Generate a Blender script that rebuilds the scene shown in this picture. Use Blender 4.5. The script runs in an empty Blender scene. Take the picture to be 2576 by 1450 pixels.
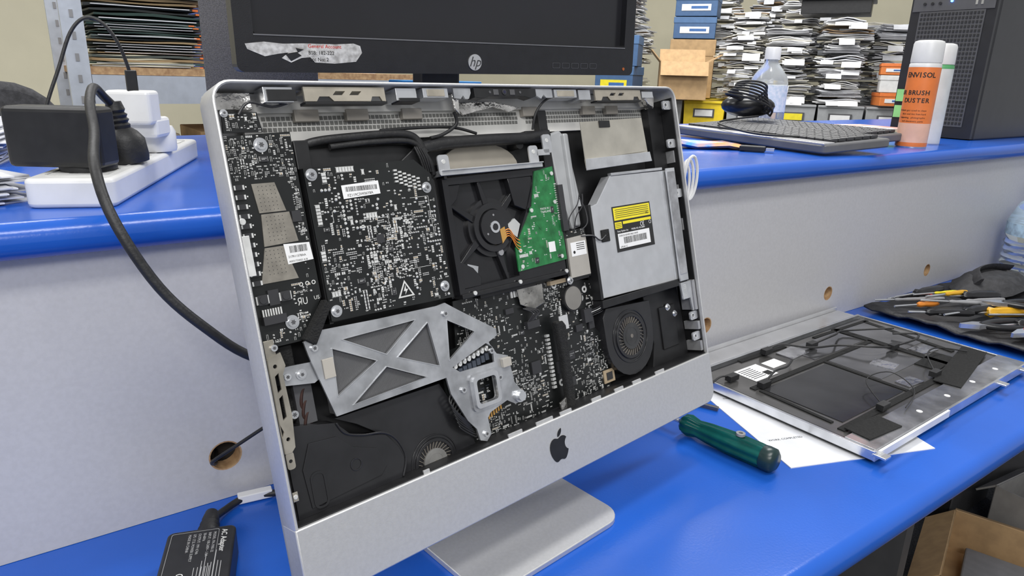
import bpy, math, random, bmesh
from mathutils import Matrix, Vector
R=random.Random(7)
col=bpy.context.scene.collection
W={}
# ------------------------------------------------------------ materials
MC={}
def mat(name,c,rough=.5,metal=0.,var=.06,scale=40.,bump=0.,bscale=None,spec=.5,trans=0.,emit=0.,alpha=1.,c2=None,vec='Object',aniso=None):
    if name in MC: return MC[name]
    m=bpy.data.materials.new(name); m.use_nodes=True; nt=m.node_tree; b=nt.nodes['Principled BSDF']
    tc=nt.nodes.new('ShaderNodeTexCoord'); n=nt.nodes.new('ShaderNodeTexNoise'); n.inputs['Scale'].default_value=scale; n.inputs['Detail'].default_value=4
    if aniso:
        mp=nt.nodes.new('ShaderNodeMapping'); mp.inputs['Scale'].default_value=aniso
        nt.links.new(tc.outputs[vec],mp.inputs[0]); nt.links.new(mp.outputs[0],n.inputs['Vector'])
    else: nt.links.new(tc.outputs[vec],n.inputs['Vector'])
    r=nt.nodes.new('ShaderNodeValToRGB'); r.color_ramp.elements[0].position=.35; r.color_ramp.elements[1].position=.65
    if c2 is None:
        a=tuple(max(0,x*(1-var)) for x in c); d=tuple(min(1,x*(1+var)) for x in c)
    else: a=c; d=c2
    r.color_ramp.elements[0].color=(*a,1); r.color_ramp.elements[1].color=(*d,1)
    nt.links.new(n.outputs['Fac'],r.inputs[0]); nt.links.new(r.outputs[0],b.inputs['Base Color'])
    b.inputs['Roughness'].default_value=rough; b.inputs['Metallic'].default_value=metal
    b.inputs['Specular IOR Level'].default_value=spec
    if trans: b.inputs['Transmission Weight'].default_value=trans; b.inputs['IOR'].default_value=1.3
    if alpha<1: b.inputs['Alpha'].default_value=alpha
    if emit: b.inputs['Emission Color'].default_value=(*c,1); b.inputs['Emission Strength'].default_value=emit
    if bump:
        n2=nt.nodes.new('ShaderNodeTexNoise'); n2.inputs['Scale'].default_value=bscale or scale; n2.inputs['Detail'].default_value=3
        nt.links.new(tc.outputs[vec],n2.inputs['Vector'])
        bp=nt.nodes.new('ShaderNodeBump'); bp.inputs['Strength'].default_value=bump; bp.inputs['Distance'].default_value=.002
        nt.links.new(n2.outputs['Fac'],bp.inputs['Height']); nt.links.new(bp.outputs[0],b.inputs['Normal'])
    MC[name]=m; return m
ALU=mat('anodised_aluminium',(.60,.60,.60),.42,.5,.03,300,.05,900)
ALUD=mat('aluminium_inside',(.42,.42,.43),.45,.5,.1,60)
STEEL=mat('bare_steel',(.70,.71,.73),.25,.85,.12,35,.05,200)
STEELB=mat('galvanised_steel',(.53,.54,.56),.28,.75,.25,45,.1,120)
BLK=mat('matt_black_plastic',(.013,.013,.014),.42,0,.2,80)
BLKG=mat('satin_black_plastic',(.018,.018,.020),.25,0,.2,30)
BLKR=mat('black_rubber',(.018,.018,.019),.5,0,.2,90,.2,300)
FOAM=mat('black_foam',(.012,.012,.012),.95,0,.3,300,.8,700)
PCB=mat('black_circuit_board',(.010,.011,.011),.3,0,.3,25)
GPCB=mat('green_circuit_board',(.02,.17,.05),.3,0,.35,90)
SOLD=mat('solder',(.84,.84,.82),.28,.5,.1,100)
SILK=mat('white_silkscreen',(.68,.68,.66),.6)
CHIP=mat('chip_black',(.035,.035,.038),.4)
TAN=mat('ceramic_tan',(.42,.33,.22),.5)
PAD=mat('thermal_pad_grey',(.27,.25,.215),.45,.3,.15,120)
GOLD=mat('copper_gold',(.75,.42,.12),.35,.6)
ORNG=mat('orange_ribbon',(.8,.28,.04),.45)
WHT=mat('white_label',(.85,.85,.85),.5,0,.03)
WPL=mat('white_plastic',(.78,.78,.77),.35,0,.03)
INK=mat('black_ink',(.02,.02,.02),.6)
YEL=mat('yellow_print',(.85,.72,.03),.5)
DGR=mat('dark_grey',(.08,.08,.085),.5)
GRY=mat('mid_grey',(.28,.28,.29),.5)
RED=mat('red_print',(.6,.03,.02),.5)
BLUE=mat('blue_laminate',(.014,.105,.52),.22,0,.05,8,.05,350)
BOARD=mat('pale_laminate_panel',(.55,.545,.555),.38,0,.03,250,.03,400)
CREAM=mat('cream_wall_paint',(.80,.75,.57),.8,0,.03,5)
FLR=mat('dark_carpet',(.07,.075,.085),.9,0,.4,200,.4,300)
PAPER=mat('paper',(.78,.79,.82),.7,0,.06,30)
CARD=mat('cardboard',(.50,.33,.17),.8,0,.1,30)
WOOD=mat('chipboard',(.55,.36,.19),.7,0,.2,90,c2=(.35,.2,.1))
# ------------------------------------------------------------ mesh builder
def rr(x0,y0,x1,y1,r,n=6):
    P=[]
    rs=r if isinstance(r,(list,tuple)) else [r]*4
    for (cx,cy,a0),q in zip([(x1,y1,0),(x0,y1,90),(x0,y0,180),(x1,y0,270)],rs):
        sx=-1 if cx==x1 else 1; sy=-1 if cy==y1 else 1
        if q<=0: P.append((cx,cy)); continue
        for i in range(n+1):
            a=math.radians(a0+90*i/n); P.append((cx+sx*q+q*math.cos(a),cy+sy*q+q*math.sin(a)))
    return P
def catmull(p,k=6):
    p=[Vector(x) for x in p]; out=[]
    for i in range(len(p)-1):
        a=p[max(i-1,0)];b=p[i];c=p[i+1];d=p[min(i+2,len(p)-1)]
        for j in range(k):
            t=j/k; out.append(.5*((2*b)+(c-a)*t+(2*a-5*b+4*c-d)*t*t+(3*b-a-3*c+d)*t**3))
    out.append(p[-1]); return out
class B:
    def __init__(s): s.v=[];s.f=[];s.m=[]
    def add(s,vs,fs,mi=0,M=None):
        o=len(s.v)
        if M is not None: vs=[tuple(M@Vector(v)) for v in vs]
        s.v+=[tuple(v) for v in vs]; s.f+=[tuple(i+o for i in f) for f in fs]; s.m+=[mi]*len(fs); return s
    def box(s,c,z,mi=0,M=None):
        x,y,w=c;a,b_,d=z[0]/2,z[1]/2,z[2]/2
        vs=[(x+i*a,y+j*b_,w+k*d) for i in(-1,1) for j in(-1,1) for k in(-1,1)]
        return s.add(vs,[(0,1,3,2),(4,6,7,5),(0,4,5,1),(2,3,7,6),(0,2,6,4),(1,5,7,3)],mi,M)
    def prism(s,poly,h0,h1,mi=0,ax='z',M=None):
        n=len(poly); mp={'z':lambda p,h:(p[0],p[1],h),'y':lambda p,h:(p[0],h,p[1]),'x':lambda p,h:(h,p[0],p[1])}[ax]
        vs=[mp(p,h0) for p in poly]+[mp(p,h1) for p in poly]
        fs=[tuple(range(n-1,-1,-1)),tuple(range(n,2*n))]+[(i,(i+1)%n,n+(i+1)%n,n+i) for i in range(n)]
        return s.add(vs,fs,mi,M)
    def lathe(s,prof,n=24,mi=0,M=None,mis=None):
        vs=[];fs=[];k=len(prof)
        for r,z in prof:
            for i in range(n):
                a=2*math.pi*i/n; vs.append((r*math.cos(a),r*math.sin(a),z))
        o=len(s.f)
        for j in range(k-1):
            for i in range(n): fs.append((j*n+i,j*n+(i+1)%n,(j+1)*n+(i+1)%n,(j+1)*n+i))
        fs.append(tuple(range(n-1,-1,-1))); fs.append(tuple((k-1)*n+i for i in range(n)))
        s.add(vs,fs,mi,M)
        if mis:
            for j in range(k-1):
                for i in range(n): s.m[o+j*n+i]=mis[j]
        return s
    def cyl(s,c,r,h,ax='z',n=16,mi=0,r2=None):
        r2=r if r2 is None else r2
        Rm={'z':Matrix(),'y':Matrix.Rotation(-math.pi/2,4,'X'),'x':Matrix.Rotation(math.pi/2,4,'Y')}[ax]
        return s.lathe([(r,0),(r2,h)],n,mi,Matrix.Translation(c)@Rm)
    def ring(s,c,r0,r1,h,ax='z',n=28,mi=0):
        Rm={'z':Matrix(),'y':Matrix.Rotation(-math.pi/2,4,'X'),'x':Matrix.Rotation(math.pi/2,4,'Y')}[ax]
        vs=[];fs=[]
        for i in range(n):
            a=2*math.pi*i/n;C,S=math.cos(a),math.sin(a)
            vs+=[(r0*C,r0*S,0),(r1*C,r1*S,0),(r1*C,r1*S,h),(r0*C,r0*S,h)]
        for i in range(n):
            j=(i+1)%n
            for k in range(4): fs.append((4*i+k,4*i+(k+1)%4,4*j+(k+1)%4,4*j+k))
        return s.add(vs,fs,mi,Matrix.Translation(c)@Rm)
    def tube(s,pts,r,mi=0,n=8,k=6,M=None,flat=1.):
        P=catmull(pts,k) if k>1 else [Vector(x) for x in pts]
        vs=[];fs=[]
        t0=(P[1]-P[0]).normalized(); nrm=t0.orthogonal().normalized()
        for i,p in enumerate(P):
            t=(P[min(i+1,len(P)-1)]-P[max(i-1,0)]).normalized()
            nrm=(nrm-t*nrm.dot(t)).normalized(); bn=t.cross(nrm)
            for j in range(n):
                a=2*math.pi*j/n; vs.append(p+nrm*(r*math.cos(a))+bn*(r*flat*math.sin(a)))
        for i in range(len(P)-1):
            for j in range(n): fs.append((i*n+j,i*n+(j+1)%n,(i+1)*n+(j+1)%n,(i+1)*n+j))
        fs.append(tuple(range(n-1,-1,-1))); fs.append(tuple((len(P)-1)*n+i for i in range(n)))
        return s.add(vs,fs,mi,M)
    def sphere(s,c,r,mi=0,n=12,sc=(1,1,1)):
        prof=[(max(1e-4,r*math.sin(math.pi*i/n)),-r*math.cos(math.pi*i/n)) for i in range(n+1)]
        return s.lathe(prof,2*n,mi,Matrix.Translation(c)@Matrix.Diagonal((*sc,1)))
    def loft(s,rings,mi=0,cap=(1,1),M=None,mis=None):
        n=len(rings[0]);vs=[v for r in rings for v in r];fs=[]
        for j in range(len(rings)-1):
            for i in range(n): fs.append((j*n+i,j*n+(i+1)%n,(j+1)*n+(i+1)%n,(j+1)*n+i))
        if cap[0]: fs.append(tuple(range(n-1,-1,-1)))
        if cap[1]: fs.append(tuple((len(rings)-1)*n+i for i in range(n)))
        s.add(vs,fs,mi,M); return s
    def text(s,body,size,M,mi=0,ext=0.0001,al='LEFT',shear=0.,sx=1.,off=0.):
        cu=bpy.data.curves.new('tmp','FONT');cu.body=body;cu.size=size;cu.extrude=ext;cu.align_x=al;cu.resolution_u=2;cu.shear=shear;cu.offset=off
        ob=bpy.data.objects.new('tmp',cu);col.objects.link(ob)
        dg=bpy.context.evaluated_depsgraph_get(); me=bpy.data.meshes.new_from_object(ob.evaluated_get(dg))
        s.add([(v.co.x*sx,v.co.y,v.co.z) for v in me.vertices],[tuple(p.vertices) for p in me.polygons],mi,M)
        bpy.data.objects.remove(ob);bpy.data.curves.remove(cu);bpy.data.meshes.remove(me); return s
    def plate(s,outer,holes,h0,h1,mi=0,M=None,bev=0):
        cu=bpy.data.curves.new('tmp','CURVE');cu.dimensions='2D';cu.fill_mode='BOTH';cu.extrude=(h1-h0)/2
        for poly in [outer]+holes:
            sp=cu.splines.new('POLY');sp.points.add(len(poly)-1)
            for i,p in enumerate(poly): sp.points[i].co=(p[0],p[1],0,1)
            sp.use_cyclic_u=True
        ob=bpy.data.objects.new('tmp',cu);col.objects.link(ob)
        dg=bpy.context.evaluated_depsgraph_get(); me=bpy.data.meshes.new_from_object(ob.evaluated_get(dg))
        mm=Matrix.Translation((0,0,(h0+h1)/2)); mm=(M@mm) if M is not None else mm
        s.add([v.co[:] for v in me.vertices],[tuple(p.vertices) for p in me.polygons],mi,mm)
        bpy.data.objects.remove(ob);bpy.data.curves.remove(cu);bpy.data.meshes.remove(me); return s
    def fb(s,u0,v0,u1,v1,d0,d1,mi=0):
        return s.box(((u0+u1)/2000,(d0+d1)/2000,-(v0+v1)/2000),(abs(u1-u0)/1000,abs(d1-d0)/1000,abs(v1-v0)/1000),mi)
    def fp(s,poly,d0,d1,mi=0): return s.prism([(u/1000,-v/1000) for u,v in poly],d0/1000,d1/1000,mi,'y')
    def fc(s,u,v,r,d0,d1,mi=0,n=18,r2=None): return s.cyl((u/1000,d0/1000,-v/1000),r/1000,(d1-d0)/1000,'y',n,mi,None if r2 is None else r2/1000)
    def fr(s,u,v,r0,r1,d0,d1,mi=0,n=32): return s.ring((u/1000,d0/1000,-v/1000),r0/1000,r1/1000,(d1-d0)/1000,'y',n,mi)
    def ft(s,body,size,u,v,d,mi=0,rot=0,sx=1.,al='LEFT',shear=0.):
        M=Matrix.Translation((u/1000,d/1000,-v/1000))@Matrix.Rotation(math.radians(rot),4,'Y')@Matrix.Rotation(math.pi/2,4,'X')
        return s.text(body,size/1000,M,mi,.00004,al,shear,sx)
    def fplate(s,outer,holes,d0,d1,mi=0):
        M=Matrix(((1,0,0,0),(0,0,1,0),(0,1,0,0),(0,0,0,1)))
        return s.plate([(u/1000,-v/1000) for u,v in outer],[[(u/1000,-v/1000) for u,v in h] for h in holes],d0/1000,d1/1000,mi,M)
    def ftube(s,pts,r,mi=0,n=8,k=6,flat=1.): return s.tube([(u/1000,d/1000,-v/1000) for u,v,d in pts],r/1000,mi,n,k,None,flat)
    def islands(s,eps=.0006):
        par=list(range(len(s.v)))
        def fd(a):
            while par[a]!=a: par[a]=par[par[a]];a=par[a]
            return a
        for f in s.f:
            for i in f[1:]: par[fd(i)]=fd(f[0])
        bb={}
        for i,v in enumerate(s.v):
            k=fd(i)
            if k in bb:
                q=bb[k]
                for a in range(3): q[a]=min(q[a],v[a]);q[a+3]=max(q[a+3],v[a])
            else: bb[k]=[*v,*v]
        ks=list(bb);g={k:k for k in ks}
        def fg(a):
            while g[a]!=a:a=g[a]
            return a
        for i in range(len(ks)):
            for j in range(i):
                p,q=bb[ks[i]],bb[ks[j]]
                if all(p[a]-eps<=q[a+3] and q[a]-eps<=p[a+3] for a in range(3)): g[fg(ks[i])]=fg(ks[j])
        out={}
        for f,m in zip(s.f,s.m): out.setdefault(fg(fd(f[0])),[]).append((f,m))
        res=[]
        for k,L in out.items():
            n=B();mp={}
            for f,m in L:
                for i in f:
                    if i not in mp: mp[i]=len(n.v);n.v.append(s.v[i])
                n.f.append(tuple(mp[i] for i in f));n.m.append(m)
            res.append(n)
        return res
    def obj(s,name,mats,M=None,parent=None,smooth=None,bevel=0,seg=2,split=False,**kw):
        if split:
            return [x.obj(name,mats,M,parent,smooth,bevel,seg,**kw) for x in s.islands()][0]
        me=bpy.data.meshes.new(name);me.from_pydata(s.v,[],s.f);
        if not isinstance(mats,(list,tuple)): mats=[mats]
        for m in mats: me.materials.append(m)
        me.polygons.foreach_set('material_index',s.m)
        bm=bmesh.new();bm.from_mesh(me);bmesh.ops.recalc_face_normals(bm,faces=bm.faces);bm.to_mesh(me);bm.free()
        if smooth is not None:
            me.shade_smooth(); me.set_sharp_from_angle(angle=math.radians(smooth))
        me.update()
        return place(bpy.data.objects.new(name,me),M,parent,bevel,seg,**kw)
def place(o,M=None,parent=None,bevel=0,seg=2,**kw):
    M=M.copy() if M is not None else Matrix()
    col.objects.link(o)
    if parent is not None: o.parent=parent; o.matrix_basis=W[parent.name].inverted()@M
    else: o.matrix_basis=M
    W[o.name]=M
    if bevel:
        b=o.modifiers.new('Bevel','BEVEL');b.width=bevel;b.segments=seg;b.limit_method='ANGLE';b.angle_limit=math.radians(40)
    for k,v in kw.items(): o[k]=v
    return o
def root(name,loc,label,category,**kw):
    return place(bpy.data.objects.new(name,None),Matrix.Translation(loc),None,label=label,category=category,**kw)
T=Matrix.Translation
def Rz(a): return Matrix.Rotation(math.radians(a),4,'Z')
def Rx(a): return Matrix.Rotation(math.radians(a),4,'X')
def Ry(a): return Matrix.Rotation(math.radians(a),4,'Y')
# ------------------------------------------------------------ camera
head,pitch,roll,f=.6181,.2977,-.0275,1741.86
fw=Vector((math.sin(head)*math.cos(pitch),math.cos(head)*math.cos(pitch),-math.sin(pitch)))
r0=Vector((math.cos(head),-math.sin(head),0)); dn=fw.cross(r0)
r2=r0*math.cos(roll)+dn*math.sin(roll); d2=dn*math.cos(roll)-r0*math.sin(roll)
cam=bpy.data.cameras.new('camera');cam.sensor_width=36;cam.lens=36*f/2576;cam.clip_start=.02;cam.clip_end=60
co=bpy.data.objects.new('camera',cam);col.objects.link(co)
co.matrix_world=Matrix(((r2.x,-d2.x,-fw.x,0),(r2.y,-d2.y,-fw.y,0),(r2.z,-d2.z,-fw.z,.435),(0,0,0,1)))
bpy.context.scene.camera=co
# ------------------------------------------------------------ room
ZF=-.75
Rm=Matrix(((.809,-.588,0,0),(.588,.809,0,0),(0,0,1,0),(0,0,0,1)))
B().box((1.5,0,ZF-.05),(11,9,.1)).obj('floor',FLR,Rm,kind='structure')
B().box((6.45,0,.7),(.1,9,2.9)).obj('wall_far',CREAM,Rm,kind='structure')
B().box((1.5,3.75,.7),(11,.1,2.9)).obj('wall_side',CREAM,Rm,kind='structure')
# ------------------------------------------------------------ bench
SH=.313
def nose(y0,y1,z0,z1,r=.014):
    P=[(y1,z0),(y1,z1)]
    for i in range(9):
        a=math.radians(90+90*i/8); P.append((y0+r+r*math.cos(a),z1-r+r*math.sin(a)))
    for i in range(9):
        a=math.radians(180+90*i/8); P.append((y0+r+r*math.cos(a),z0+r+r*math.sin(a)))
    return P
wt=root('worktop',(1.3,.5,0),'long blue laminate worktop with rounded front edge','worktop')
B().prism(nose(.272,.72,-.034,0,.016),-.9,3.2,ax='x').obj('top_board',BLUE,parent=wt,smooth=30)
for x in (-.8,1.35,3.1): B().box((x,.6,-.395),(.03,.2,.71)).obj('leg_panel',DGR,parent=wt)
def circ(x,y,r,n=24): return [(x+r*math.cos(2*math.pi*i/n),y+r*math.sin(2*math.pi*i/n)) for i in range(n)]
rp=root('riser_panel',(1.2,.69,0),'pale grey laminate riser panel with round cable holes','panel')
holes=[(.129,.05,.0165),(.879,.052,.014),(1.233,.051,.014),(1.626,.043,.014)]
MY=Matrix(((1,0,0,0),(0,0,1,0),(0,1,0,0),(0,0,0,1)))
b=B().plate([(-.9,0.0005),(3.2,.0005),(3.2,.281),(-.9,.281)],[circ(*h) for h in holes],.686,.704,0,MY)
b.obj('panel_board',BOARD,parent=rp)
for x,z,r in holes: B().ring((x,.6862,z),r-.0015,r+.0001,.018,'y',24).obj('cable_hole_edge',WOOD,parent=rp)
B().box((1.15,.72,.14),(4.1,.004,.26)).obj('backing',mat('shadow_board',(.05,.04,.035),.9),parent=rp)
sh=root('raised_shelf',(1.2,1,.3),'blue laminate raised shelf with rounded front edge','shelf')
B().prism(nose(.660,1.42,.2815,SH,.0155),-.9,2.02,ax='x').obj('shelf_board',BLUE,parent=sh,smooth=30)
B().prism(nose(.660,1.42,.2815,SH,.0155),2.022,3.2,ax='x').obj('shelf_board',BLUE,parent=sh,smooth=30)
# ------------------------------------------------------------ all-in-one computer
yaw,tilt=.1298,.2681; O=Vector((.1092,.508,.4279))
ex=Vector((math.cos(yaw),math.sin(yaw),0)); nn=Vector((-math.sin(yaw),math.cos(yaw),0)); Zv=Vector((0,0,1))
ed=-nn*math.sin(tilt)-Zv*math.cos(tilt); ni=nn*math.cos(tilt)-Zv*math.sin(tilt)
FM=Matrix(((ex.x,ni.x,-ed.x,O.x),(ex.y,ni.y,-ed.y,O.y),(ex.z,ni.z,-ed.z,O.z),(0,0,0,1)))
SM=Matrix(((ex.x,nn.x,0,O.x),(ex.y,nn.y,0,O.y),(0,0,1,0),(0,0,0,1)))
pc=root('desktop_computer',(.36,.5,0),'opened silver all-in-one computer with exposed circuit boards','computer')
def part(b,name,mats,smooth=None,bevel=0,parent=pc,**kw): return b.obj(name,mats,FM,parent,smooth,bevel,**kw)
def ringr(ins,d,r): return [(x,d/1000,z) for x,z in rr(ins/1000,-(.3742-ins/1000),.528-ins/1000,-ins/1000,r/1000,6)]
b=B().loft([ringr(i,d,r) for i,d,r in [(14,37,8),(7,34,10),(3,28,12),(2.6,.3,12.5),(1.6,-.4,13.5),(.6,0,14.4),(0,1.2,15),(0,24,15),(2,29,16),(14,36,22),(60,48,40),(150,60,30)]])
part(b,'casing',ALU,40)
o=rr(-.0002,-.3744,.5282,-.316,[0,0,.015,.015],6)
b=B().prism(o,-.0006,.022,ax='y'); chin=part(b,'chin_panel',ALU,30,.0012)
def svg(path,k=6):
    import re
    tok=re.findall(r'[Mcz]|-?\d*\.?\d+',path); i=0;cur=[0,0];polys=[];P=[];cmd=''
    while i<len(tok):
        if tok[i] in 'Mcz':
            cmd=tok[i];i+=1
            if cmd=='z': polys.append(P);P=[]
            continue
        if cmd=='M': cur=[float(tok[i]),float(tok[i+1])];i+=2;P=[tuple(cur)]
        else:
            n=[float(t) for t in tok[i:i+6]];i+=6
            p0=cur;p1=[cur[0]+n[0],cur[1]+n[1]];p2=[cur[0]+n[2],cur[1]+n[3]];p3=[cur[0]+n[4],cur[1]+n[5]]
            for j in range(1,k+1):
                t=j/k;P.append(tuple((1-t)**3*a+3*(1-t)**2*t*b_+3*(1-t)*t*t*c+t**3*d for a,b_,c,d in zip(p0,p1,p2,p3)))
            cur=p3
    if P: polys.append(P)
    return polys
AP=svg("M12.152 6.896c-.948 0-2.415-1.078-3.96-1.04-2.04 .027-3.91 1.183-4.961 3.014-2.117 3.675-.546 9.103 1.519 12.09 1.013 1.454 2.208 3.09 3.792 3.039 1.52-.065 2.09-.987 3.935-.987 1.831 0 2.35 .987 3.96 .948 1.637-.026 2.676-1.48 3.676-2.948 1.156-1.688 1.636-3.325 1.662-3.415-.039-.013-3.182-1.221-3.22-4.857-.026-3.04 2.48-4.494 2.597-4.559-1.429-2.09-3.623-2.324-4.39-2.376-2-.156-3.675 1.09-4.61 1.09z M15.53 3.83c.843-1.012 1.4-2.427 1.245-3.83-1.207 .052-2.662 .805-3.532 1.818-.78 .896-1.454 2.338-1.273 3.714 1.338 .104 2.715-.688 3.559-1.701z")
b=B()
for poly in AP:
    poly=poly[:-1] if (Vector(poly[0])-Vector(poly[-1])).length<.05 else poly
    b.fplate([(262+(x-12)*1.22,326.5+y*1.27) for x,y in poly],[],-1.1,-.5)
b.obj('emblem',BLK,FM,chin,label='black fruit emblem with a bite')
b=B().prism(rr(.148,-.122,.333,.066,[.004,.004,.022,.022],6),0,.006,ax='z')
b.prism([(.066,.0),(.066,.006),(.012,.23),(.002,.228),(.058,.004)],.160,.325,ax='x')
b.obj('stand',ALU,SM,pc,30,.0008)
b=B()
b.fb(15,40,513,318,33.5,35.5); b.fb(3.2,20,4.2,316,3,30); b.fb(523.5,12,524.9,316,4,30); b.fb(4,314.8,524,316,2,33)
b.fb(498,20,523,150,20,33); b.fb(4,262,20,318,14,33)
part(b,'inner_lining',BLK)
b=B(); b.fp([(6,4),(522,4),(522,17),(6,17)],29,34.6,0); b.fp([(30,12),(506,12),(506,40),(30,40)],30,34,0)
b.prism([(.026,-.004),(.030,-.004),(.030,-.018),(.026,-.018)],.03,.506,0,'x')
for (u0,u1) in ((44,302),(312,500)):
    n=int((u1-u0)/3.9)
    for i in range(n):
        for j in range(3):
            u=u0+i*3.9+(j%2)*.8; b.fb(u,20+j*4.1,u+2.9,23+j*4.1,29.6,30.2,1)
part(b,'vent_panel',[mat('vent_grey',(.72,.71,.68),.5,.0),mat('vent_hole',(.20,.20,.19),.8)])
b=B()
for u in (68,112,165,305,392,430): b.fb(u,16,u+20,25,24,29.4,0)
b.fb(8,5,34,17,18,33,1); b.fp([(215,13),(262,12),(296,18),(280,22),(262,17),(225,24)],18,20,1); b.fp([(478,10),(497,9),(494,22),(485,18)],8,20,1); b.fp([(206,8),(213,9),(212,26),(207,20)],6,8,1)
part(b,'foil_tape',[mat('tape_grey',(.40,.37,.33),.5,.2),mat('crumpled_foil',(.65,.63,.6),.2,.9,.4,70,1.,120)],None,.0004,split=True)
def slotted(b,u0,v0,u1,v1,d0,d1,mi):
    b.fplate([(u0,v0),(u1,v0),(u1,v1),(u1-3,v1),(u1-5,v1-4),(u1-12,v1-4),(u1-14,v1),(u0+24,v1),(u0+20,v1-4),(u0+12,v1-4),(u0+9,v1),(u0,v1)],[[(u0+26,v0+3),(u0+34,v0+3),(u0+31,v0+6),(u0+23,v0+6)],[(u0+40,v0+3),(u0+48,v0+3),(u0+45,v0+6),(u0+37,v0+6)]],d0,d1,mi)
tb=B(); tb.fb(38,4,60,15,4,20,0); tb.fb(40,6,62,14,3,4.2,2); slotted(tb,68,4,137,15,3,5,1); tb.fb(70,5,137,7,5,20,1); tb.fb(68,14.5,138,16.5,3,12,2)
tb.fb(148,4,168,14,4,20,0); tb.fb(150,12,170,15,3,16,2); tb.fb(174,4,200,12,3,18,0); tb.fb(178,5,196,11,2.4,3,1)
tb.fplate([(206,4),(225,4),(225,8),(222,13),(218,13),(216,10),(213,13),(206,12)],[],3,5,3)
tb.fplate([(305,4),(327,4),(327,12),(318,12),(315,9),(311,13),(305,10)],[],3,5,3)
tb.fb(330,4,362,12,3,18,0); tb.fb(334,5,358,11,2.4,3,1); tb.fb(366,4,384,14,4,20,0); slotted(tb,390,4,466,15,3,5,1); tb.fb(392,14.5,466,16,3,12,2); tb.fb(470,5,490,12,4,18,0)
part(tb,'mounting_bracket',[STEEL,mat('bracket_warm_steel',(.56,.51,.42),.3,.65,.15,50),BLK,STEELB],None,.0003,label='warm steel bracket along the upper rim',split=True)
b=B(); b.fp([(228,4),(303,4),(303,11),(296,13),(288,11),(245,11),(238,13),(228,12)],1.5,12,0)
b.fc(263,7.4,2.6,.6,2,1); b.fc(263,7.4,1.5,.3,1,2); b.fc(246,7.5,1.3,1,2,3); b.fc(283,7.5,1.3,1,2,3); b.fb(250,5,256,10,.9,2,3); b.fb(270,5,276,10,.9,2,3)
part(b,'camera_module',[BLK,CHIP,mat('lens_glass',(.02,.02,.05),.08),DGR],None,.0003)
def screw(u,v,d,r=3.2,parent=pc,ring=True):
    b=B(); 
    if ring: b.fr(u,v,r*.98,r*1.55,d-.3,d+.2,0,24)
    b.fc(u,v,r,d-2.,d,0,20,); b.fc(u,v,r*.45,d-2.08,d-1.9,1,6)
    for k in range(6):
        a=k*math.pi/3; b.fc(u+r*.45*math.cos(a),v+r*.45*math.sin(a),r*.14,d-2.09,d-1.9,1,6)
    return part(b,'screw',[STEEL,DGR],40,parent=parent)
def inpoly(x,y,P):
    c=False;j=len(P)-1
    for i in range(len(P)):
        if (P[i][1]>y)!=(P[j][1]>y) and x<(P[j][0]-P[i][0])*(y-P[i][1])/(P[j][1]-P[i][1])+P[i][0]: c=not c
        j=i
    return c
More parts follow.
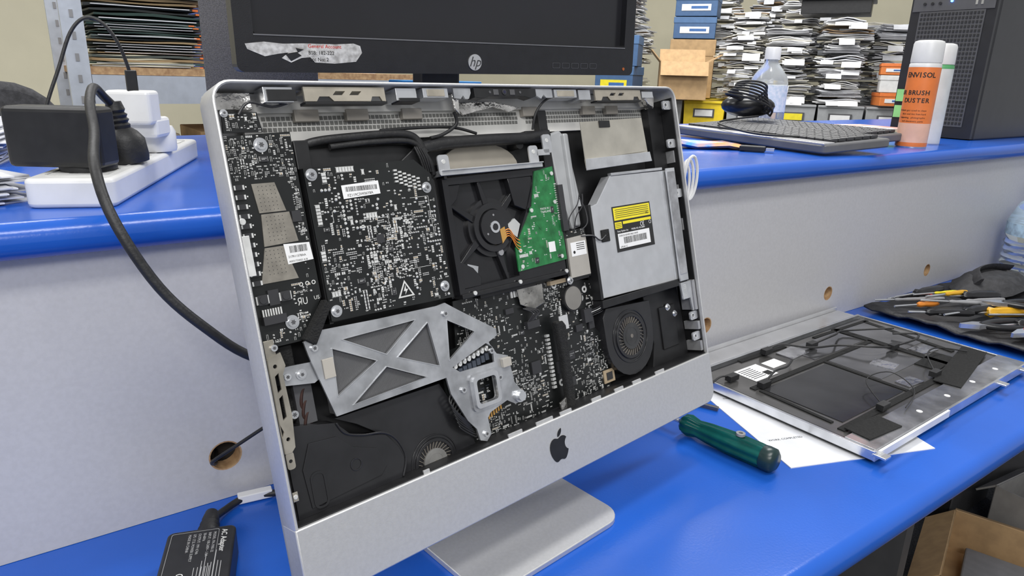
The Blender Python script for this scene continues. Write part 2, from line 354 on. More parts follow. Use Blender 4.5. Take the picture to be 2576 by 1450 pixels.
def scatter(b,poly,n,seed,d,avoid=(),ncl=14,small=1.,blob=.25,icp=.06,tight=.86):
    r=random.Random(seed); us=[p[0] for p in poly];vs=[p[1] for p in poly]; occ=set(); cell=.8
    def free(u0,v0,u1,v1):
        if not all(inpoly(x,y,poly) for x,y in((u0-1,v0-1),(u1+1,v0-1),(u0-1,v1+1),(u1+1,v1+1))): return False
        if any(u0<a2 and u1>a0 and v0<a3 and v1>a1 for a0,a1,a2,a3 in avoid): return False
        cs=[(i,j) for i in range(int(u0/cell),int(u1/cell)+1) for j in range(int(v0/cell),int(v1/cell)+1)]
        if any(c in occ for c in cs): return False
        occ.update(cs); return True
    cl=[]
    while len(cl)<ncl:
        u,v=r.uniform(min(us),max(us)),r.uniform(min(vs),max(vs))
        if inpoly(u,v,poly): cl.append((u,v,r.uniform(4,11),r.uniform(4,11)))
    def passive(u,v,h,L,w,mi):
        a,c=(L,w) if h else (w,L); b.fb(u-a/2,v-c/2,u+a/2,v+c/2,d-.6,d,mi); e=L*.28
        for sg in(-1,1):
            if h: b.fb(u+sg*(a/2)-(e if sg>0 else 0),v-c/2-.05,u+sg*(a/2)+(0 if sg>0 else e),v+c/2+.05,d-.68,d,1)
            else: b.fb(u-a/2-.05,v+sg*(c/2)-(e if sg>0 else 0),u+a/2+.05,v+sg*(c/2)+(0 if sg>0 else e),d-.68,d,1)
    k=0;t=0
    while k<n and t<n*6:
        t+=1
        if r.random()<tight: c=r.choice(cl);u=r.gauss(c[0],c[2]);v=r.gauss(c[1],c[3])
        else: u,v=r.uniform(min(us),max(us)),r.uniform(min(vs),max(vs))
        u=round(u*2)/2;v=round(v*2)/2;h=r.random()<.5;q=r.random()
        if q<icp:
            a,c=r.choice(((3,3),(4,5),(5,4),(6,6),(3,6),(8,5),(9,9),(7,11)))
            if not free(u-1,v-1,u+a+1,v+c+1): continue
            b.fb(u,v,u+a,v+c,d-1.3,d,3); b.fb(u+.6,v+c*.35,u+a-.6,v+c*.35+.25,d-1.34,d-1.25,2); b.fb(u+.6,v+c*.55,u+a*.6,v+c*.55+.25,d-1.34,d-1.25,2)
            for i in range(int(c/.7)): y=v+.35+i*.7; b.fb(u-.8,y-.15,u,y+.2,d-.4,d,1); b.fb(u+a,y-.15,u+a+.8,y+.2,d-.4,d,1)
            k+=10
        elif q<.52:
            m=r.choice((1,1,2,3,4,6)); big=r.random()<.18; L,w=(1.7*small,.9*small) if not big else (3*small,1.7*small); pitch=w+.5
            W_,H_=(L,pitch*m) if h else (pitch*m,L)
            if not free(u,v,u+W_,v+H_): continue
            mi=r.choice((1,3,4,3,1))
            for i in range(m):
                if h: passive(u+L/2,v+w/2+i*pitch,True,L,w,mi)
                else: passive(u+w/2+i*pitch,v+L/2,False,L,w,mi)
                k+=1
            if r.random()<.4:
                for i in range(3): b.fb(u+i*.7,v+H_+.35,u+i*.7+.4,v+H_+1.05,d-.05,d,2)
            if big:
                b.fb(u-.4,v-.4,u+W_+.4,v-.2,d-.05,d,2);b.fb(u-.4,v+H_+.2,u+W_+.4,v+H_+.4,d-.05,d,2)
        elif q<.52+blob:
            m=r.choice((1,1,2,2,3,5)); s_=r.uniform(.5,1.15)*small; pt_=s_*2+.5
            W_,H_=(s_*2,pt_*m) if h else (pt_*m,s_*2)
            if not free(u,v,u+W_,v+H_): continue
            for i in range(m):
                x,y=(u+s_,v+s_+i*pt_) if h else (u+s_+i*pt_,v+s_)
                b.fc(x,y,s_*.55,d-.9,d,1,8,s_); k+=1
        else:
            W_,H_=(r.uniform(2,5),.9) if h else (1.2,r.uniform(2,4))
            if not free(u,v,u+W_,v+H_): continue
            k+=1
            if h:
                i=0
                while i*.75<W_:
                    if r.random()<.85: b.fb(u+i*.75,v,u+i*.75+.42,v+.85,d-.05,d,2)
                    i+=1
            else: b.fb(u,v,u+.18,v+H_,d-.05,d,2);b.fb(u,v,u+1.2,v+.18,d-.05,d,2);b.fb(u+1.1,v,u+1.28,v+H_,d-.05,d,2)
PM=[PCB,SOLD,SILK,CHIP,TAN,PAD,WHT,INK]
def barcode(b,u0,v0,u1,v1,d,mi,seed=1):
    r=random.Random(seed);u=u0
    while u<u1-.3:
        w=r.choice((.22,.22,.45,.6)); b.fb(u,v0,min(u+w,u1),v1,d-.05,d,mi); u+=w+r.choice((.25,.25,.45))
# backlight board
P=[(7,36),(57,34),(58,158),(38,187),(6,187)]
b=B().fp(P,14,15.6,0); scatter(b,P,420,3,14,[(8,36,58,66),(8,66,48,143),(36,114,57,130),(27,167,37,177),(8,144,36,175),(38,153,57,164)],9,.85)
scatter(b,[(6,35),(58,34),(58,68),(6,68)],420,13,14,[(28,38,38,48)],9,.85,.2)
scatter(b,[(47,66),(57,66),(57,114),(49,112)],60,8,14,(),3,.8)
b.fp([(21,70),(38,70),(43,91),(23,91)],13.2,14,5); b.fp([(24,92),(45,92),(48,114),(22,115)],13.2,14,5); b.fp([(22,116),(36,116),(43,141),(15,141)],13.2,14,5)
for z0,uu in((72,25),(94,27),(118,22)):
    for j in range(7):
        for i in range(5):b.fb(uu+i*3.,z0+j*2.8,uu+.5+i*3.,z0+.5+j*2.8,13.1,13.3,3)
for k in range(11): b.fb(9.4,70+k*6.8,14.2,73.6+k*6.8,12.6,14,3); b.fb(8.2,70.2+k*6.8,9.4,73.4+k*6.8,12.8,14,1); b.fb(14.2,70.2+k*6.8,15.6,73.4+k*6.8,12.8,14,1); b.fb(16.6,71+k*6.8,17.6,72+k*6.8,13.9,14,2)
for u,v in((13,152),(30,152)): b.fb(u-3.5,v-3.5,u+3.5,v+3.5,11,14,3); b.fc(u,v,2.7,10.4,11,3); b.fb(u-4.6,v-3,u-3.5,v+3,12,14,1); b.fb(u+3.5,v-3,u+4.6,v+3,12,14,1)
b.fb(17.6,146,25.4,157,12,14,3); b.fb(46,92,53,100,11.6,14,3); b.fr(49,146,1,1.6,13.8,14,2);b.fr(54,146,1,1.6,13.8,14,2); b.fr(44,146,1,1.6,13.8,14,2)
b.fb(10,164,27,170,9,14,3)
for k in range(8): b.fb(11+k*1.9,159,12+k*1.9,166,11.5,12.5,1)
b.ft('ЯU',7.5,39,161,13.95,2,sx=.8); b.ft('US',4,52,159,13.95,2); b.ft('1127',3,15,184,13.95,2,sx=1.1); b.ft('E342410\nNEV-0',2.2,38,168,13.95,2); b.ft('Input 12V DC',2,37,152,13.95,2)
bb=part(b,'backlight_driver_board',PM)
screw(33,43,13.5,3.4,bb);screw(32,172,13.5,3.4,bb);screw(8,22,5,1.8,bb)
b=B().fp([(36,115),(56,116),(57,129),(37,130)],13.1,13.4,0); barcode(b,40,117,54,122,13.1,1,5); b.ft('217R11578AA',2.3,38,125.5,13.05,1); b.ft('AS031733055 A1B',1.9,38,128.8,13.05,1)
b.obj('barcode_label',[WHT,INK],FM,bb)
b=B().fp([(9,20),(34,20),(36,34),(8,34)],12,13.4,0); scatter(b,[(9,20),(34,20),(36,34),(8,34)],70,9,12,(),4,.8); b.ftube([(20,22,10),(28,14,8),(45,17,9),(58,14,10)],1,3)
part(b,'sensor_board',PM)
# power supply board
P=[(61,62),(160,61),(175,74),(178,181),(62,178)]
AV=[(88,76,124,88),(60,62,72,72),(162,80,174,90),(163,164,177,176),(61,165,73,177),(122,157,140,173),(136,64,170,80)]
b=B().fp(P,12,13.8,0); scatter(b,P,800,11,12,AV,15,1.2,.36,.03); scatter(b,[(100,100),(150,100),(150,165),(95,165)],200,12,12.02,AV,7,1.2,.5,.03)
for i in range(4):
    for j in range(6): b.fb(138+j*4.2,68+i*3+j*1.6,141+j*4.2,69.5+i*3+j*1.6,10.6,12,1)
b.fb(112,118,119,125,11,12,3)
b.fplate([(131,158),(139,172),(123,172)],[[(131,160.5),(136.8,170.8),(125.2,170.8)]],11.85,12,2); b.fp([(131.5,162),(129,167),(131,167),(130,170),(133.4,165.6),(131.4,165.6)],11.85,12,2)
for x0,y0,x1,y1 in [(100,105,126,105.3),(126,105,126.3,128),(126,150,160,150.3),(78,96,84,96.3),(78,96,78.3,104),(150,92,168,92.3),(168,92,168.3,124)]: b.fb(x0,y0,x1,y1,11.93,12,2)
pb=part(b,'power_supply_board',PM)
for s in((66.5,67),(168,85),(170,170),(67,171)): screw(*s,11.6,3,pb)
b=B().fb(61,62,64,180,14,32,0);b.fb(61,176,178,179,14,32,0);b.fb(175,78,178,180,14,32,0); b.obj('board_tray',BLK,FM,pb)
b=B().fp([(89,77),(122,75.5),(122.4,86),(89.4,87.5)],10.9,11.3,0); barcode(b,92,78.4,120,82.2,10.9,1,3); b.ft('FZ119C3W06Y8A',3,93,86.2,10.85,1,-2)
b.obj('barcode_label',[WHT,INK],FM,pb)
# hard drive
hd=part(B().fp([(184,78),(322,76),(323,184),(183,184)],22,32,0),'hard_drive',[BLK],None,.0005)
b=B(); b.fplate([(186,79),(321,77),(321,183),(186,183)],[[(192,85),(293,84),(293,90),(282,112),(258,148),(258,176),(192,177)]],13,22,0)
b.fb(190,83,300,178,20.5,22.5,0)
for a in (25,80,150,205,262,318):
    c,s_=math.cos(math.radians(a)),math.sin(math.radians(a))
    L=62; w0,w1=3.4,1.4
    p=[(236+c*22-s_*w0,127+s_*22+c*w0),(236+c*22+s_*w0,127+s_*22-c*w0),(236+c*L+s_*w1,127+s_*L-c*w1),(236+c*L-s_*w1,127+s_*L+c*w1)]
    p=[(min(max(x,190),300),min(max(y,83),180)) for x,y in p]; b.fp(p,15.5,20.6,0)
b.fp([(262,84),(293,84),(293,100),(280,116),(266,110)],14,20.6,0); b.fp([(192,152),(206,160),(214,170),(212,177),(192,177)],14.5,20.6,0); b.fp([(192,85),(206,85),(200,98),(192,104)],14.5,20.6,0)
b.fb(187,66,190,80,10,22,0)
b.obj('cast_housing',[mat('glossy_black_casting',(.014,.014,.016),.16,0,.2,30)],FM,hd,40,.0005)
b=B(); b.fc(236,127,27,16.6,21,0,40); b.fr(236,127,17,22.5,13.6,16.7,0,40); b.fc(236,127,16,11.4,16.7,0,36); b.fc(236,127,5.5,10.8,11.5,1,24); b.fc(236,127,3.2,10.5,10.9,0,20); b.fc(241,151,3,14.0,16.7,2,16)
for a in (30,150,270): b.fc(236+11*math.cos(math.radians(a)),127+11*math.sin(math.radians(a)),1,11.1,11.5,2,10)
b.obj('motor_hub',[BLKG,STEEL,GRY],FM,hd,40)
b=B().fp([(204,156),(216,160),(213,170),(205,168)],19.6,20.4,0); b.obj('reflective_tab',STEEL,FM,hd)
P=[(296,80),(321,77),(323,170),(257,172),(257,150),(286,113)]
b=B().fp(P,11.5,13,0); scatter(b,P,130,21,11.5,[(299,149,310,161)],8,.8)
b.fb(300,150,309,160,11.3,11.5,6)
for u,v in((318,84),(262,168),(316,166),(262,153),(284,117),(317,112)): b.fc(u,v,3,11.2,11.5,5,16);b.fc(u,v,2,10.6,11.5,1,14)
for k in range(17): b.fb(319,94+k*2.2,322,95+k*2.2,11.2,11.5,1)
b.ft('MADE IN\nTHAILAND',3,296,118,11.4,2); b.fp([(286,128),(292,122),(300,130),(293,137)],11.3,11.5,5)
b.fb(321,96,328,142,8,20,3)
b.obj('drive_circuit_board',[GPCB,SOLD,SILK,CHIP,TAN,GPCB,WHT,INK],FM,hd)
b=B()
for k in range(4): b.ftube([(244,133+k*1.8,12),(252,131+k*2.2,11.0),(258,140+k*3,10.8),(263,143+k*3.3,10.8)],.6,0,6,5,.5)
b.fp([(241,130),(247,128),(248,138),(242,143)],11,12.2,1); b.obj('ribbon_cable',[ORNG,GOLD],FM,hd)
b=B().fp([(252,127),(262,122),(268,128),(262,140),(256,135)],12.5,15,0); b.obj('clear_cover',mat('milky_plastic',(.50,.51,.50),.3),FM,hd)
b=B(); b.fb(184,73,305,77,8,22,0); b.fb(184,72,305,73.2,6,22,0)
for u,v in((188,65),(296,62),(316,52)): b.fplate(rr(u-6,v-6,u+6,v+12,3,4),[circ(u,v,2,12)],9,10.5,0); b.fc(u,v,2.1,8.6,9.4,1,12)
b.fb(300,60,318,66,9,10.5,0)
b.obj('drive_bracket',[mat('bright_bracket',(.66,.67,.69),.3,.7,.15,45),SOLD,BLK],FM,hd,None,.0003,split=True)
b=B().fb(186,181,322,185,10,22,0); b.fb(210,184,280,189,16,24,0)
for u,v in((200,182),(255,181.5),(318,181.5)): b.fc(u,v,2,9,11,1)
b.obj('lower_rail',[BLK,SOLD],FM,hd,None,.0003)
b=B(); b.fp([(195+48*(1-math.cos(math.pi*i/14)),72-24*math.sin(math.pi*i/14)) for i in range(15)],28,33,0); b.fc(290,52,5,20,33,1)
part(b,'stand_mount',[mat('warm_grey_plate',(.36,.33,.28),.5,.2),BLK],30,split=True)
b=B(); b.fp([(334,44),(352,40),(360,48),(366,90),(372,140),(350,143),(338,95)],24,34,0); b.fb(352,44,360,140,20,26,0)
part(b,'side_shield',[mat('grey_shield',(.48,.49,.50),.4,.3)],None,.002)
b=B(); b.ftube([(62,46,26),(80,41,22),(110,39,20),(150,38,19),(168,42,18),(176,56,17)],3.6,0,10); part(b,'cable_loom',BLKR,60)
b=B(); b.ftube([(172,52,20),(200,48,20),(250,47,19),(300,47,19),(330,44,22)],5.5,0,12); part(b,'cable_loom',BLKR,60)
b=B(); b.ftube([(90,46,20),(130,44,18),(165,46,17),(178,62,16),(182,74,18)],2.6,0)
for k in range(5): b.ftube([(165+k*2,50,15),(168+k*2.2,60,14),(172+k*2,72,16)],.9,0,6)
part(b,'cable_loom',BLKR,60)
for pts,r_ in (([(212,22,14),(214,32,16),(200,40,18),(185,43,18)],1.6),([(330,10,10),(318,16,10),(309,26,12),(306,40,16)],1.2),([(140,34,24),(180,33,22),(215,34,22),(240,40,22)],1.4)): part(B().ftube(pts,r_,0),'thin_cable',BLKR,60)
b=B(); b.fb(64,46,178,61,24,33,0); b.fp([(150,62),(176,45),(182,60),(178,76)],20,24,0); b.fb(60,40,72,62,18,30,0); b.fb(322,20,334,142,22,33,0)
b.fb(300,40,334,52,20,30,0)
part(b,'black_baffle',BLK,None,.0008,split=True)
# optical drive
P=[(367,122),(377,120),(404,93),(512,94),(512,222),(364,219)]
od=part(B().fp(P,10,23,0),'optical_drive',[mat('brushed_steel_drive',(.60,.61,.63),.38,.5,.05,60)],None,.0006)
b=B(); b.fb(494,94,497,221,8.8,10,0); b.fp([(367,83),(367,35.5),(469,33),(472,70),(472,72),(367,74)],8,9.2,1); b.fp([(367,73.5),(472,71.5),(474,82),(366,85)],5,8.1,0); b.fb(395,35,412,42,6.8,8,2)
b.fb(498,92,514,224,5,7,0); b.fb(499,96,512,216,4,5,3); b.fb(405,90,496,93,9,14,0)
b.fb(362,120,366,220,9,24,2); b.fb(362,221,515,229,8,24,2)
b.obj('drive_bracket',[MC['bright_bracket'],mat('warm_shield',(.55,.52,.45),.32,.6,.1,40),BLK,mat('foil_strip',(.6,.6,.62),.22,.9,.25,50,.6,90)],FM,od,None,.0003,split=True)
b=B().fb(399,126,465,175,9.6,9.95,1); b.fb(400.5,127.5,463.5,141,9.5,9.65,2); b.fb(400.5,143,412,150,9.5,9.65,2); b.fb(414,143,463.5,146,9.5,9.65,2); b.fb(403,155.5,458,171.5,9.5,9.65,0)
for k in range(5): b.fb(403,129.5+k*2.1,461,130.1+k*2.1,9.45,9.55,1)
for k in range(3): b.fb(401.5,144.5+k*1.8,411,145+k*1.8,9.45,9.55,1)
barcode(b,412,160,452,167,9.5,1,8); b.ft('Sony Optiarc Inc.',2.7,403,153.8,9.55,0); b.ft('MODEL NO. AD-5680H',2.6,427,153.8,9.55,0,sx=.9)
b.ft('C€',7,443,151.5,9.55,0,sx=.8); b.ft('DVD/CD REWRITABLE DRIVE',2.5,405,158.8,9.45,1); b.ft('ЯU',4,455,139,9.45,1); b.ft('678-0611C',2.6,405,170.8,9.45,1)
b.fr(461,148.5,1.6,2,9.5,9.6,0,16)
b.obj('rating_label',[WHT,INK,YEL],FM,od)
B().fb(376,148,389,161,8.6,10).obj('foam_pad',FOAM,FM,od,None,.001)
# wireless card
b=B().fp([(324,143),(356,142),(356,192),(322,192)],13,14.4,0); scatter(b,[(324,142),(356,142),(356,149),(324,149)],30,5,13,(),2,.8); b.fp([(326,150),(354,149),(354,190),(325,190)],11,13,5); b.fb(330,155,352,169,10.8,11,6); b.fc(334,165,1.6,10.7,10.8,7); 
for k in range(4): b.fb(338,156.5+k*2,350,157.2+k*2,10.7,10.8,7)
b.ftube([(330,145,11),(332,130,9),(345,118,8),(352,108,10)],.6,3,6);b.ftube([(338,145,11),(342,130,9),(352,120,8),(357,108,10)],.6,3,6);b.ftube([(347,145,11),(356,138,8),(357,124,9),(352,112,10)],.6,3,6); b.ftube([(347,150,10.5),(362,152,8),(372,158,8),(382,154,8)],.8,3,6)
wc=part(b,'wireless_card',[PCB,SOLD,SILK,CHIP,TAN,mat('shield_can',(.55,.52,.47),.4,.5),WHT,INK])
screw(323,192,12,2.6,wc)
# main board
P=[(183,186),(300,186),(372,200),(372,226),(352,240),(372,262),(372,318),(172,318),(176,250)]
b=B().fp(P,22,23.6,0); scatter(b,P,1350,31,22,[(285,225,305,318),(316,198,342,224),(255,187,292,212),(295,269,306,283),(261,261,275,275),(329,239,341,248),(309,289,320,300),(349,235,359,249),(239,204,251,211),(361,296,380,312)],20,.85,.14,.07)
for u,v,w,h in((296,270,9,12),(262,262,12,12),(330,240,10,7),(310,290,9,9),(350,236,8,12),(240,205,10,5)): b.fb(u,v,u+w,v+h,20,22,3)
b.fb(362,297,379,311,20.8,22,4); b.fb(366,300,375,308,20,20.8,3)
for k in range(14): b.fb(286,240+k*4,290,242.4+k*4,19,22,1)
for k in range(9): b.fb(250+k*3.6,190,252+k*3.6,196,20.5,22,1)
b.fb(300,189,322,193,17,22,4); b.fb(322,186,356,194,16,20,3)
for u,v in((309,194),(345,214),(352,206),(300,292),(209,254)): b.fr(u,v,1.6,3.6,21.6,22,1)
b.fb(262,222,278,229,17,22,3); b.fb(342,226,354,240,17,22,3)
for k in range(4): b.ftube([(264+k*2,222,18),(268+k*3,214,14),(260+k*2,208,18)],.7,3,6)
for k in range(4): b.ftube([(352,229+k*2,18),(362,226+k*2,12),(370,222+k*3,16)],.5,1 if k==1 else 3,6)
mb=part(b,'main_board',PM)
B().fc(329,211,12,16.5,19,0,36).fr(329,211,11.5,13.5,17,22,1,36).obj('coin_battery',[mat('battery_steel',(.38,.36,.33),.35,.7),BLK],FM,mb,40)
B().fp([(256,188),(290,189),(289,208),(274,212),(258,204)],18,19,0).obj('foil_tape',mat('dark_foil',(.35,.34,.32),.2,.9,.5,70,1.,120),FM,mb,None,.0005)
b=B(); b.fp([(292,228),(302,228),(306,234),(304,316),(293,318),(295,270)],9,16,0); b.obj('foam_strut',FOAM,FM,mb,None,.002)
b=B(); b.fb(298,224,310,238,10,11,0); b.obj('tape_tab',mat('grey_tape',(.5,.5,.5),.5),FM,mb)
b=B(); b.fp([(284,308),(300,303),(302,316),(286,318)],12,14,0); b.obj('foil_wrap',MC['crumpled_foil'],FM,mb,None,.0005)
# heatsink bracket
out=[(47,182),(100,184),(157,185),(166,184),(179,193),(217,218),(217,224),(206,228),(213,240),(226,245),(229,271),(238,284),(234,291),(226,291),(217,285),(196,290),(192,294),(193,309),(187,314),(180,311),(178,300),(170,290),(157,262),(155,247),(51,249),(38,199),(36,188)]
hol=[[(67,193),(133,192),(102,213)],[(145,197),(150,235),(112,218)],[(57,198),(92,216),(55,234)],[(100,223),(135,241),(67,244)],[(165,199),(192,215),(161,233)],[(163,240),(170,246),(209,247),(210,233),(203,228)],rr(183,257,205,279,3,3)]
b=B().fplate(out,hol,10,12,0)
def frame(b,h,w,d0,d1,mi):
    c=(sum(p[0] for p in h)/len(h),sum(p[1] for p in h)/len(h))
    o_=[(p[0]+(p[0]-c[0])*w,p[1]+(p[1]-c[1])*w) for p in h]; b.fplate(o_,[h],d0,d1,mi)
for h in hol[:5]: frame(b,h,.05,9.3,10,1)
frame(b,hol[6],.32,6,10,1); frame(b,hol[6],.55,8,10,0)
hb=part(b,'heatsink_bracket',[STEELB,STEEL],None,.0004,label='stamped steel bracket with triangular cutouts')
for s in((164,193),(43,194),(187,307),(207,236),(170,262),(212,262)): screw(*s,10,2.6,hb,False)
b=B().fr(232,285,3,6,8,10,0).fc(232,285,4.5,5,9,0).obj('collar_nut',STEEL,FM,hb,40)
b=B()
for k in range(82): b.fb(53+k*1.2,190,53.3+k*1.2,246,13.3,13.6,0)
b.fb(52,188,152,248,13.6,23,1); b.obj('heatsink_fins',[mat('fin_grey',(.17,.17,.175),.45,.3),mat('fin_dark',(.13,.13,.135),.42,.3)],FM,hb)
b=B()
for k in range(8): 
    u=168+k*5.2; v=241-k*1.0; b.fc(u,v,1.9,12,19.2,1,12); b.fb(u-2,v+4,u+2,v+10,13,19.2,2); b.fc(u,v-2,1.2,11,13,0,8)
b.fp([(158,228),(218,222),(228,262),(226,292),(176,302),(158,262)],19,20.5,3); scatter(b,[(180,254),(208,254),(208,282),(180,282)],70,77,19,(),3,.9)
b.obj('graphics_board',[SOLD,SOLD,mat('inductor_blue_grey',(.05,.06,.08),.4),PCB,TAN],FM,hb)
b=B(); b.fplate([(14,203),(24,203),(55,205),(55,213),(40,220),(16,216)],[circ(31,211,3,14)],13,15,0)
b.obj('pipe_clamp',[STEELB],FM,hb,None,.0003)
B().fb(47,204,56,219,8.5,9.8,0).obj('tape_tab',mat('tape_beige',(.46,.43,.38),.6),FM,hb,None,.0003)
B().fb(216,246,226,254,6,10,0).obj('tape_tab',MC['tape_beige'],FM,hb,None,.0003)
screw(20,210,12.5,2.6,hb,False);screw(31,211,12.5,2.6,hb)
b=B()
for k in range(3): b.ftube([(36,222+k*9,22),(32,226+k*9,21),(30,236+k*8,21),(36,246+k*5,23)],1.6,0)
b.fb(26,218,40,250,20,30,1); b.obj('heat_pipe',[mat('copper_dark',(.06,.03,.025),.45,.5),DGR],FM,hb,40)
b=B()
for k in range(7): b.ftube([(160+k*1.2,262+k*4,14),(154+k,268+k*4,10),(160+k*2,280+k*4,9),(172+k,292+k*2.5,12)],.8,0,6)
for k in range(6): b.fb(196+k*3,291-k,197.5+k*3,297-k,14,15,1)
b.obj('wire_bundle',[BLKR,GOLD],FM,hb)
def fan(name,u,v,r,poly,d,hubm,parent=pc,**kw):
    b=B().fp(poly,d+2,d+16,0); b.fr(u,v,r*.97,r*1.12,d+.6,d+2.4,0,48); b.fr(u,v,r*1.28,r*1.34,d+1.2,d+2.2,0,48); b.fr(u,v,r*1.14,r*1.17,d+1.6,d+2.2,0,48)
    n=part(b,name,[BLKG],35,.0006,**kw)
    b=B().fc(u,v,r*.66,d+.2,d+3,0,36); b.fr(u,v,r*.42,r*.47,d,d+.4,0,36); b.fc(u,v,r*.10,d-.1,d+.4,1,14)
    for k in range(30):
        a=k*2*math.pi/30; c,s_=math.cos(a),math.sin(a); t=.16
        p=[(u+r*.66*c,v+r*.66*s_),(u+r*.66*math.cos(a+.04),v+r*.66*math.sin(a+.04)),(u+r*.96*math.cos(a+t+.03),v+r*.96*math.sin(a+t+.03)),(u+r*.96*math.cos(a+t),v+r*.96*math.sin(a+t))]
        b.fp(p,d+.9,d+1.9,1)
    b.obj('fan_rotor',[hubm,mat('fan_blade',(.20,.18,.155),.4,.2)],FM,n,35)
    return n
P=[(372,231),(446,236),(447,262)]+[(406+40*math.cos(math.radians(a)),271+40*math.sin(math.radians(a))) for a in range(0,181,15)]+[(366,240)]
f1=fan('cooling_fan',406,268,22,P,12,mat('dark_rotor_hub',(.04,.04,.04),.4,0,.2,80))
b=B().fp([(446,232),(512,226),(518,316),(448,316),(455,290),(452,262)],22,32,0); b.fb(470,250,500,300,20,22,0); part(b,'plastic_cover',BLK,None,.001)
screw(486,252,20,2.6); screw(498,262,20,2.4)
P=[(52,252),(152,252),(176,300),(180,315),(98,315),(105,300),(94,280),(70,262)]
f2=fan('cooling_fan',135,316,18,P,16,mat('grey_rotor_hub',(.26,.255,.245),.4,.3,.15,80))
b=B().fp([(16,246),(50,254),(62,268),(90,276),(100,290),(104,302),(98,315),(9,315),(9,262)],12,28,0); b.fp([(26,262),(48,264),(60,276),(80,284),(86,300),(80,306),(20,310),(18,280)],11,12,0); b.fr(60,290,4,5,10.4,11,0); b.fplate(rr(22,284,34,312,5,4),[rr(23.5,285.5,32.5,310.5,4,4)],10.4,11,0)
b.ftube([(50,254,11.5),(56,264,11.5),(70,270,11.5),(88,274,11.5),(99,284,11.5),(104,300,11.5),(99,314,11.5)],1,0)
part(b,'speaker_housing',[BLKG],None,.002)
b=B(); b.fb(8,188,30,216,18,32,0); b.fb(17,216,26,246,24,32,0); b.fp([(36,186),(58,160),(61,166),(44,192)],6,16,0); part(b,'foam_gasket',FOAM,None,.001,split=True)
b=B(); b.fplate([(5,193),(15,190),(17,200),(14,206),(15,236),(13,259),(10,262),(5,262),(5,250),(7,246),(5,240)],[circ(9.5,199,1.5,10),circ(9,252,1.5,10),[(8,206),(11,204),(11,216),(8,218)],[(8,222),(11,220),(11,236),(8,238)]],3.5,5,0); b.fb(4.4,180,12,193,4,5.4,0); b.fb(4.5,193,5.5,262,4,18,0)
b.fplate(rr(5,261.5,11,274,2,3),[circ(8,268,1.4,10)],4,5,0); b.fb(4.6,291,9,298,5,6,0); b.fc(6.8,294.5,1.8,4.6,5.2,1,12)
b.fb(2.9,106,8,134,1.0,12,1); b.fc(6.5,96,2.4,4,8,1,14)
part(b,'side_bracket',[mat('left_bracket_steel',(.42,.39,.33),.35,.65,.2,50),SOLD],None,.0003,split=True); screw(11,186,4,2.4,pc,False); screw(18,237,8,3,pc,False)
b=B()
for v in(20,64,122,268,293): b.fplate(rr(509,v-5,524,v+5,2.5,3),[circ(514,v,2,12)],6,8,0); b.fr(514,v,2,3,5.4,6,1)
b.fplate([(498,226),(518.6,226),(518.6,262),(516,262),(514,246),(500,246)],[],6,8,0)
for k in range(14): b.fb(502,229+k*1.2,508,229.6+k*1.2,5.4,6.2,1)
b.fb(519.5,226,524,262,4,24,2)
for k in range(3): b.fb(522.4,72+k*40,524.2,86+k*40,9,22,2)
b.fb(519.5,276,524,286,4,24,2); b.fb(519.5,300,524,312,4,24,2)
part(b,'side_bracket',[MC['bright_bracket'],SOLD,ALUD],None,.0003,split=True)
b=B()
for u0,u1 in((112,118),(205,222),(240,262),(272,288),(318,332),(354,368),(384,398),(424,440)): b.fb(u0,312.8,u1,317,1.2,3,0)
part(b,'ledge_tab',ALU,None,.0003,split=True)
# ------------------------------------------------------------ monitor
mo=root('monitor',(.49,.84,SH),'black desktop monitor with torn label on its bezel','monitor')
MX=T((.203,.80,.431))@Ry(-.9)
b=B().plate(rr(0,0,.579,.345,.008,4),[[(.020,.040),(.560,.040),(.560,.333),(.020,.333)]],-.0,.02,0,MY)
b.box((.29,.030,.172),(.55,.03,.32)); b.obj('bezel',mat('monitor_black',(.014,.014,.016),.34,0,.1,60,.15,900),MX,mo,None,.002)
B().box((.29,.0125,.186),(.545,.004,.297)).obj('screen',mat('dark_screen',(.017,.017,.020),.22,0,.1,5),MX,mo)
b=B(); b.box((.29,.002,.0385),(.541,.006,.0012),0); b.obj('screen_trim',mat('trim_grey',(.16,.16,.165),.4),MX,mo)
b=B().cyl((.297,-.0012,.0145),.0100,.0016,'y',40,0); b.text('hp',.0175,T((.2968,-.0013,.0095))@Rx(90),1,.0002,'CENTER',.35,1.)
b.obj('round_logo',[mat('logo_silver',(.6,.6,.6),.3,.7),mat('logo_dark',(.05,.05,.05),.4)],MX,mo)
b=B(); P=[(.010,.029),(.030,.0315),(.05,.030),(.075,.031),(.110,.031),(.132,.0325),(.140,.030),(.142,.0225),(.134,.0125),(.108,.010),(.085,.011),(.080,.0165),(.070,.0155),(.058,.0105),(.048,.015),(.056,.021),(.045,.0195),(.030,.0165),(.012,.0235)]
b.prism(P,-.0006,.0001,0,'y'); b.prism([(.058,.012),(.070,.018),(.066,.021),(.073,.0245),(.064,.026),(.066,.022),(.052,.0195)],-.0009,-.0004,3,'y')
for t_,x,z,mi in(('General Account',.078,.0265,2),('BSB: 182-222',.078,.0195,1),('Acc No: 2',.078,.0125,1)): b.text(t_,.0056,T((x,-.0007,z))@Rx(90),mi,.0001)
b.obj('torn_label',[mat('scuffed_label',(.34,.33,.31),.7,0,.35,140,c2=(.66,.65,.62)),INK,RED,BLK],MX,mo)
for k in range(5): B().plate(rr(.425+k*.017,.009,.438+k*.017,.016,.001,3),[rr(.4255+k*.017,.0095,.4375+k*.017,.0155,.001,3)],-.0004,.0002,0,MY).obj('button',DGR,MX,mo)
